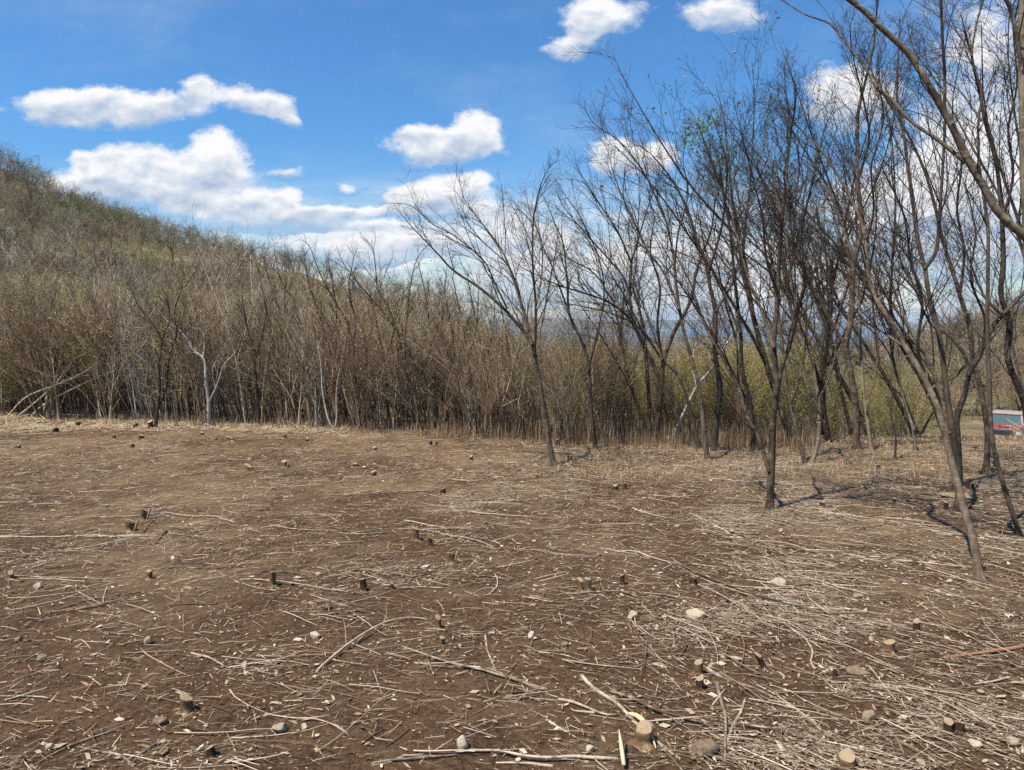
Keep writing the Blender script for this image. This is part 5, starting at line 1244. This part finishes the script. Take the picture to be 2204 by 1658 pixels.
part('body', tr, RED, lambda bm: (prism(bm, [(-2.05, .42), (-2.12, .62), (-2.10, .90), (-1.0, .98), (-.95, .40)], -W, W, .035), prism(bm, [(-.94, .36), (-.94, .99), (.62, .99), (.62, .36)], -W + .01, W - .01, .03),
      prism(bm, [(.66, .40), (.66, .98), (2.3, .98), (2.3, .40)], -W, W, .03)))
part('hood', tr, RED, lambda bm: (prism(bm, [(-2.06, .905), (-2.0, .955), (-1.5, 1.0), (-.97, 1.03), (-.97, .96)], -W + .07, W - .07, .02), bxm(bm, (0, -1.5, 1.012), (.42, .9, .03), .012)))
def cab(bm):
    for sx in (-1, 1):
        a = Vector((sx * .73, -.98, 1.0)); b = Vector((sx * .62, -.50, 1.47)); w = .035
        vs = [bm.verts.new(a + Vector(d)) for d in ((-w, -w, 0), (w, -w, 0), (w, w, 0), (-w, w, 0))] + [bm.verts.new(b + Vector(d)) for d in ((-w, -w, 0), (w, -w, 0), (w, w, 0), (-w, w, 0))]
        for f in ((0, 1, 2, 3), (4, 5, 6, 7), (0, 1, 5, 4), (1, 2, 6, 5), (2, 3, 7, 6), (3, 0, 4, 7)): bm.faces.new([vs[i] for i in f])
        bxm(bm, (sx * .675, .56, 1.23), (.07, .10, .50), .01)
    bxm(bm, (0, .61, 1.10), (1.36, .04, .22), .01)
part('cab_frame', tr, PINK, cab)
part('roof', tr, PINK, lambda bm: bxm(bm, (0, .04, 1.515), (1.34, 1.24, .09), .04, taper=(.92, .93, 0)))
def shield(bm):
    vs = [bm.verts.new(v) for v in ((-.70, -.965, 1.02), (.70, -.965, 1.02), (.60, -.515, 1.47), (-.60, -.515, 1.47), (-.70, -.94, 1.01), (.70, -.94, 1.01), (.60, -.49, 1.46), (-.60, -.49, 1.46))]
    for f in ((0, 1, 2, 3), (7, 6, 5, 4), (0, 4, 5, 1), (1, 5, 6, 2), (2, 6, 7, 3), (3, 7, 4, 0)): bm.faces.new([vs[i] for i in f])
part('windshield', tr, gm, shield)
for sx in (-1, 1): part('side_window', tr, gm, lambda bm: prism(bm, [(-.86, 1.02), (-.46, 1.45), (.50, 1.45), (.50, 1.02)], sx * .66, sx * .675, .003))
part('rear_window', tr, gm, lambda bm: bxm(bm, (0, .61, 1.34), (1.26, .015, .24)))
part('hood_trim', tr, CHR, lambda bm: bxm(bm, (0, -2.115, .88), (1.52, .03, .035), .008))
part('grille', tr, GRL, lambda bm: [bxm(bm, (0, -2.115, .74), (1.0, .04, .20), .01)] + [bxm(bm, (0, -2.14, .66 + .04 * k), (.96, .02, .012)) for k in range(5)] + [bxm(bm, (-.4 + .2 * k, -2.14, .74), (.014, .02, .18)) for k in range(5)])
for sx in (-1, 1):
    h = part('headlight', tr, CHR, lambda bm: bxm(bm, (sx * .64, -2.11, .74), (.25, .06, .20), .015)); part('lens', h, lm, lambda bm: bxm(bm, (sx * .64, -2.145, .74), (.20, .02, .15), .008))
    part('turn_signal', tr, simple_mat('amber_lens', (.55, .2, .04), .3), lambda bm: bxm(bm, (sx * .66, -2.20, .60), (.18, .02, .05), .005))
    part('mirror', tr, BLK, lambda bm: (bxm(bm, (sx * .90, -.80, 1.10), (.14, .07, .17), .02), bxm(bm, (sx * .81, -.80, 1.03), (.10, .03, .03))))
    part('door_handle', tr, CHR, lambda bm: bxm(bm, (sx * .80, .38, .84), (.03, .14, .03), .006))
part('bumper', tr, CHR, lambda bm: bxm(bm, (0, -2.24, .50), (1.66, .12, .15), .03))
part('number_plate', tr, simple_mat('plate_white', (.7, .7, .66)), lambda bm: bxm(bm, (.1, -2.306, .50), (.30, .012, .13), .004))
def antenna(bm): bxm(bm, (.0, -1.05, 1.3), (.012, .012, .62))
part('antenna', tr, BLK, antenna)
for wx in (-.70, .70):
    for wy in (-1.45, 1.45):
        def cyl(bm, r, w, x):
            bmesh.ops.create_cone(bm, cap_ends=True, segments=28, radius1=r, radius2=r, depth=w, matrix=Matrix.Translation((x, wy, .33)) @ Matrix.Rotation(math.pi / 2, 4, 'Y'))
            bmesh.ops.bevel(bm, geom=[e for e in bm.edges if e.is_manifold and e.calc_face_angle(0) > 1], offset=.02, segments=2, affect='EDGES')
        t_ = part('tyre', tr, BLK, lambda bm: cyl(bm, .33, .2, wx)); part('rim', t_, CHR, lambda bm: cyl(bm, .19, .21, wx))

# heap of cut brush in front of the pickup
rng = np.random.default_rng(5); root_c = np.array([tx - .2, 33.5, 0.]); root_c[2] = float(H(*root_c[:2]))
n = 110; S = root_c + np.stack([rng.normal(0, 1.0, n), rng.normal(0, .6, n), rng.uniform(0, .5, n)], 1); a = rng.uniform(0, 6.28, n); D = np.stack([np.cos(a), np.sin(a), rng.uniform(-.1, .7, n)], 1)
A, RA = grow(S, D, rng.uniform(.5, 1.6, n), rng.uniform(.008, .022, n), 7, .15, -.02, .3, None, rng); mb = MB(); mb.tubes(A, RA, 4, rng.uniform(0, 1, n))
S, D, L2, r2 = kids(A, RA, 6, .2, 1, 40, .4, .6, np.full(n, 1.), rng); B, RB = grow(S, D, L2, r2, 4, .15, 0, .4, None, rng); mb.tubes(B, RB, 3, rng.uniform(0, 1, len(B)))
tag(mb.build('brush_pile', M_STICK, loc=tuple(root_c)), 'tangled heap of cut branches just in front of the red pickup', 'brush pile')

# ------------------------------------------------------------------ air
hz = bmesh.new(); bmesh.ops.create_cube(hz, size=1)
for v in hz.verts: v.co = Vector((v.co.x * 62000, 14000 + v.co.y * 30000, -117 + (v.co.z + .5) * 178))
me = bpy.data.meshes.new('haze'); hz.to_mesh(me); hz.free()
hm = bpy.data.materials.new('hazy_air'); hm.use_nodes = True; hn = NT(hm.node_tree); hn.n.remove(hn.n['Principled BSDF'])
pv = hn.node('ShaderNodeVolumePrincipled'); pv.inputs['Color'].default_value = (.72, .84, 1.0, 1); pv.inputs['Density'].default_value = 7e-5
hn.l.new(pv.outputs[0], hn.n['Material Output'].inputs['Volume']); me.materials.append(hm)
hz = bpy.data.objects.new('haze', me); COL.objects.link(hz); tag(hz, kind='stuff')
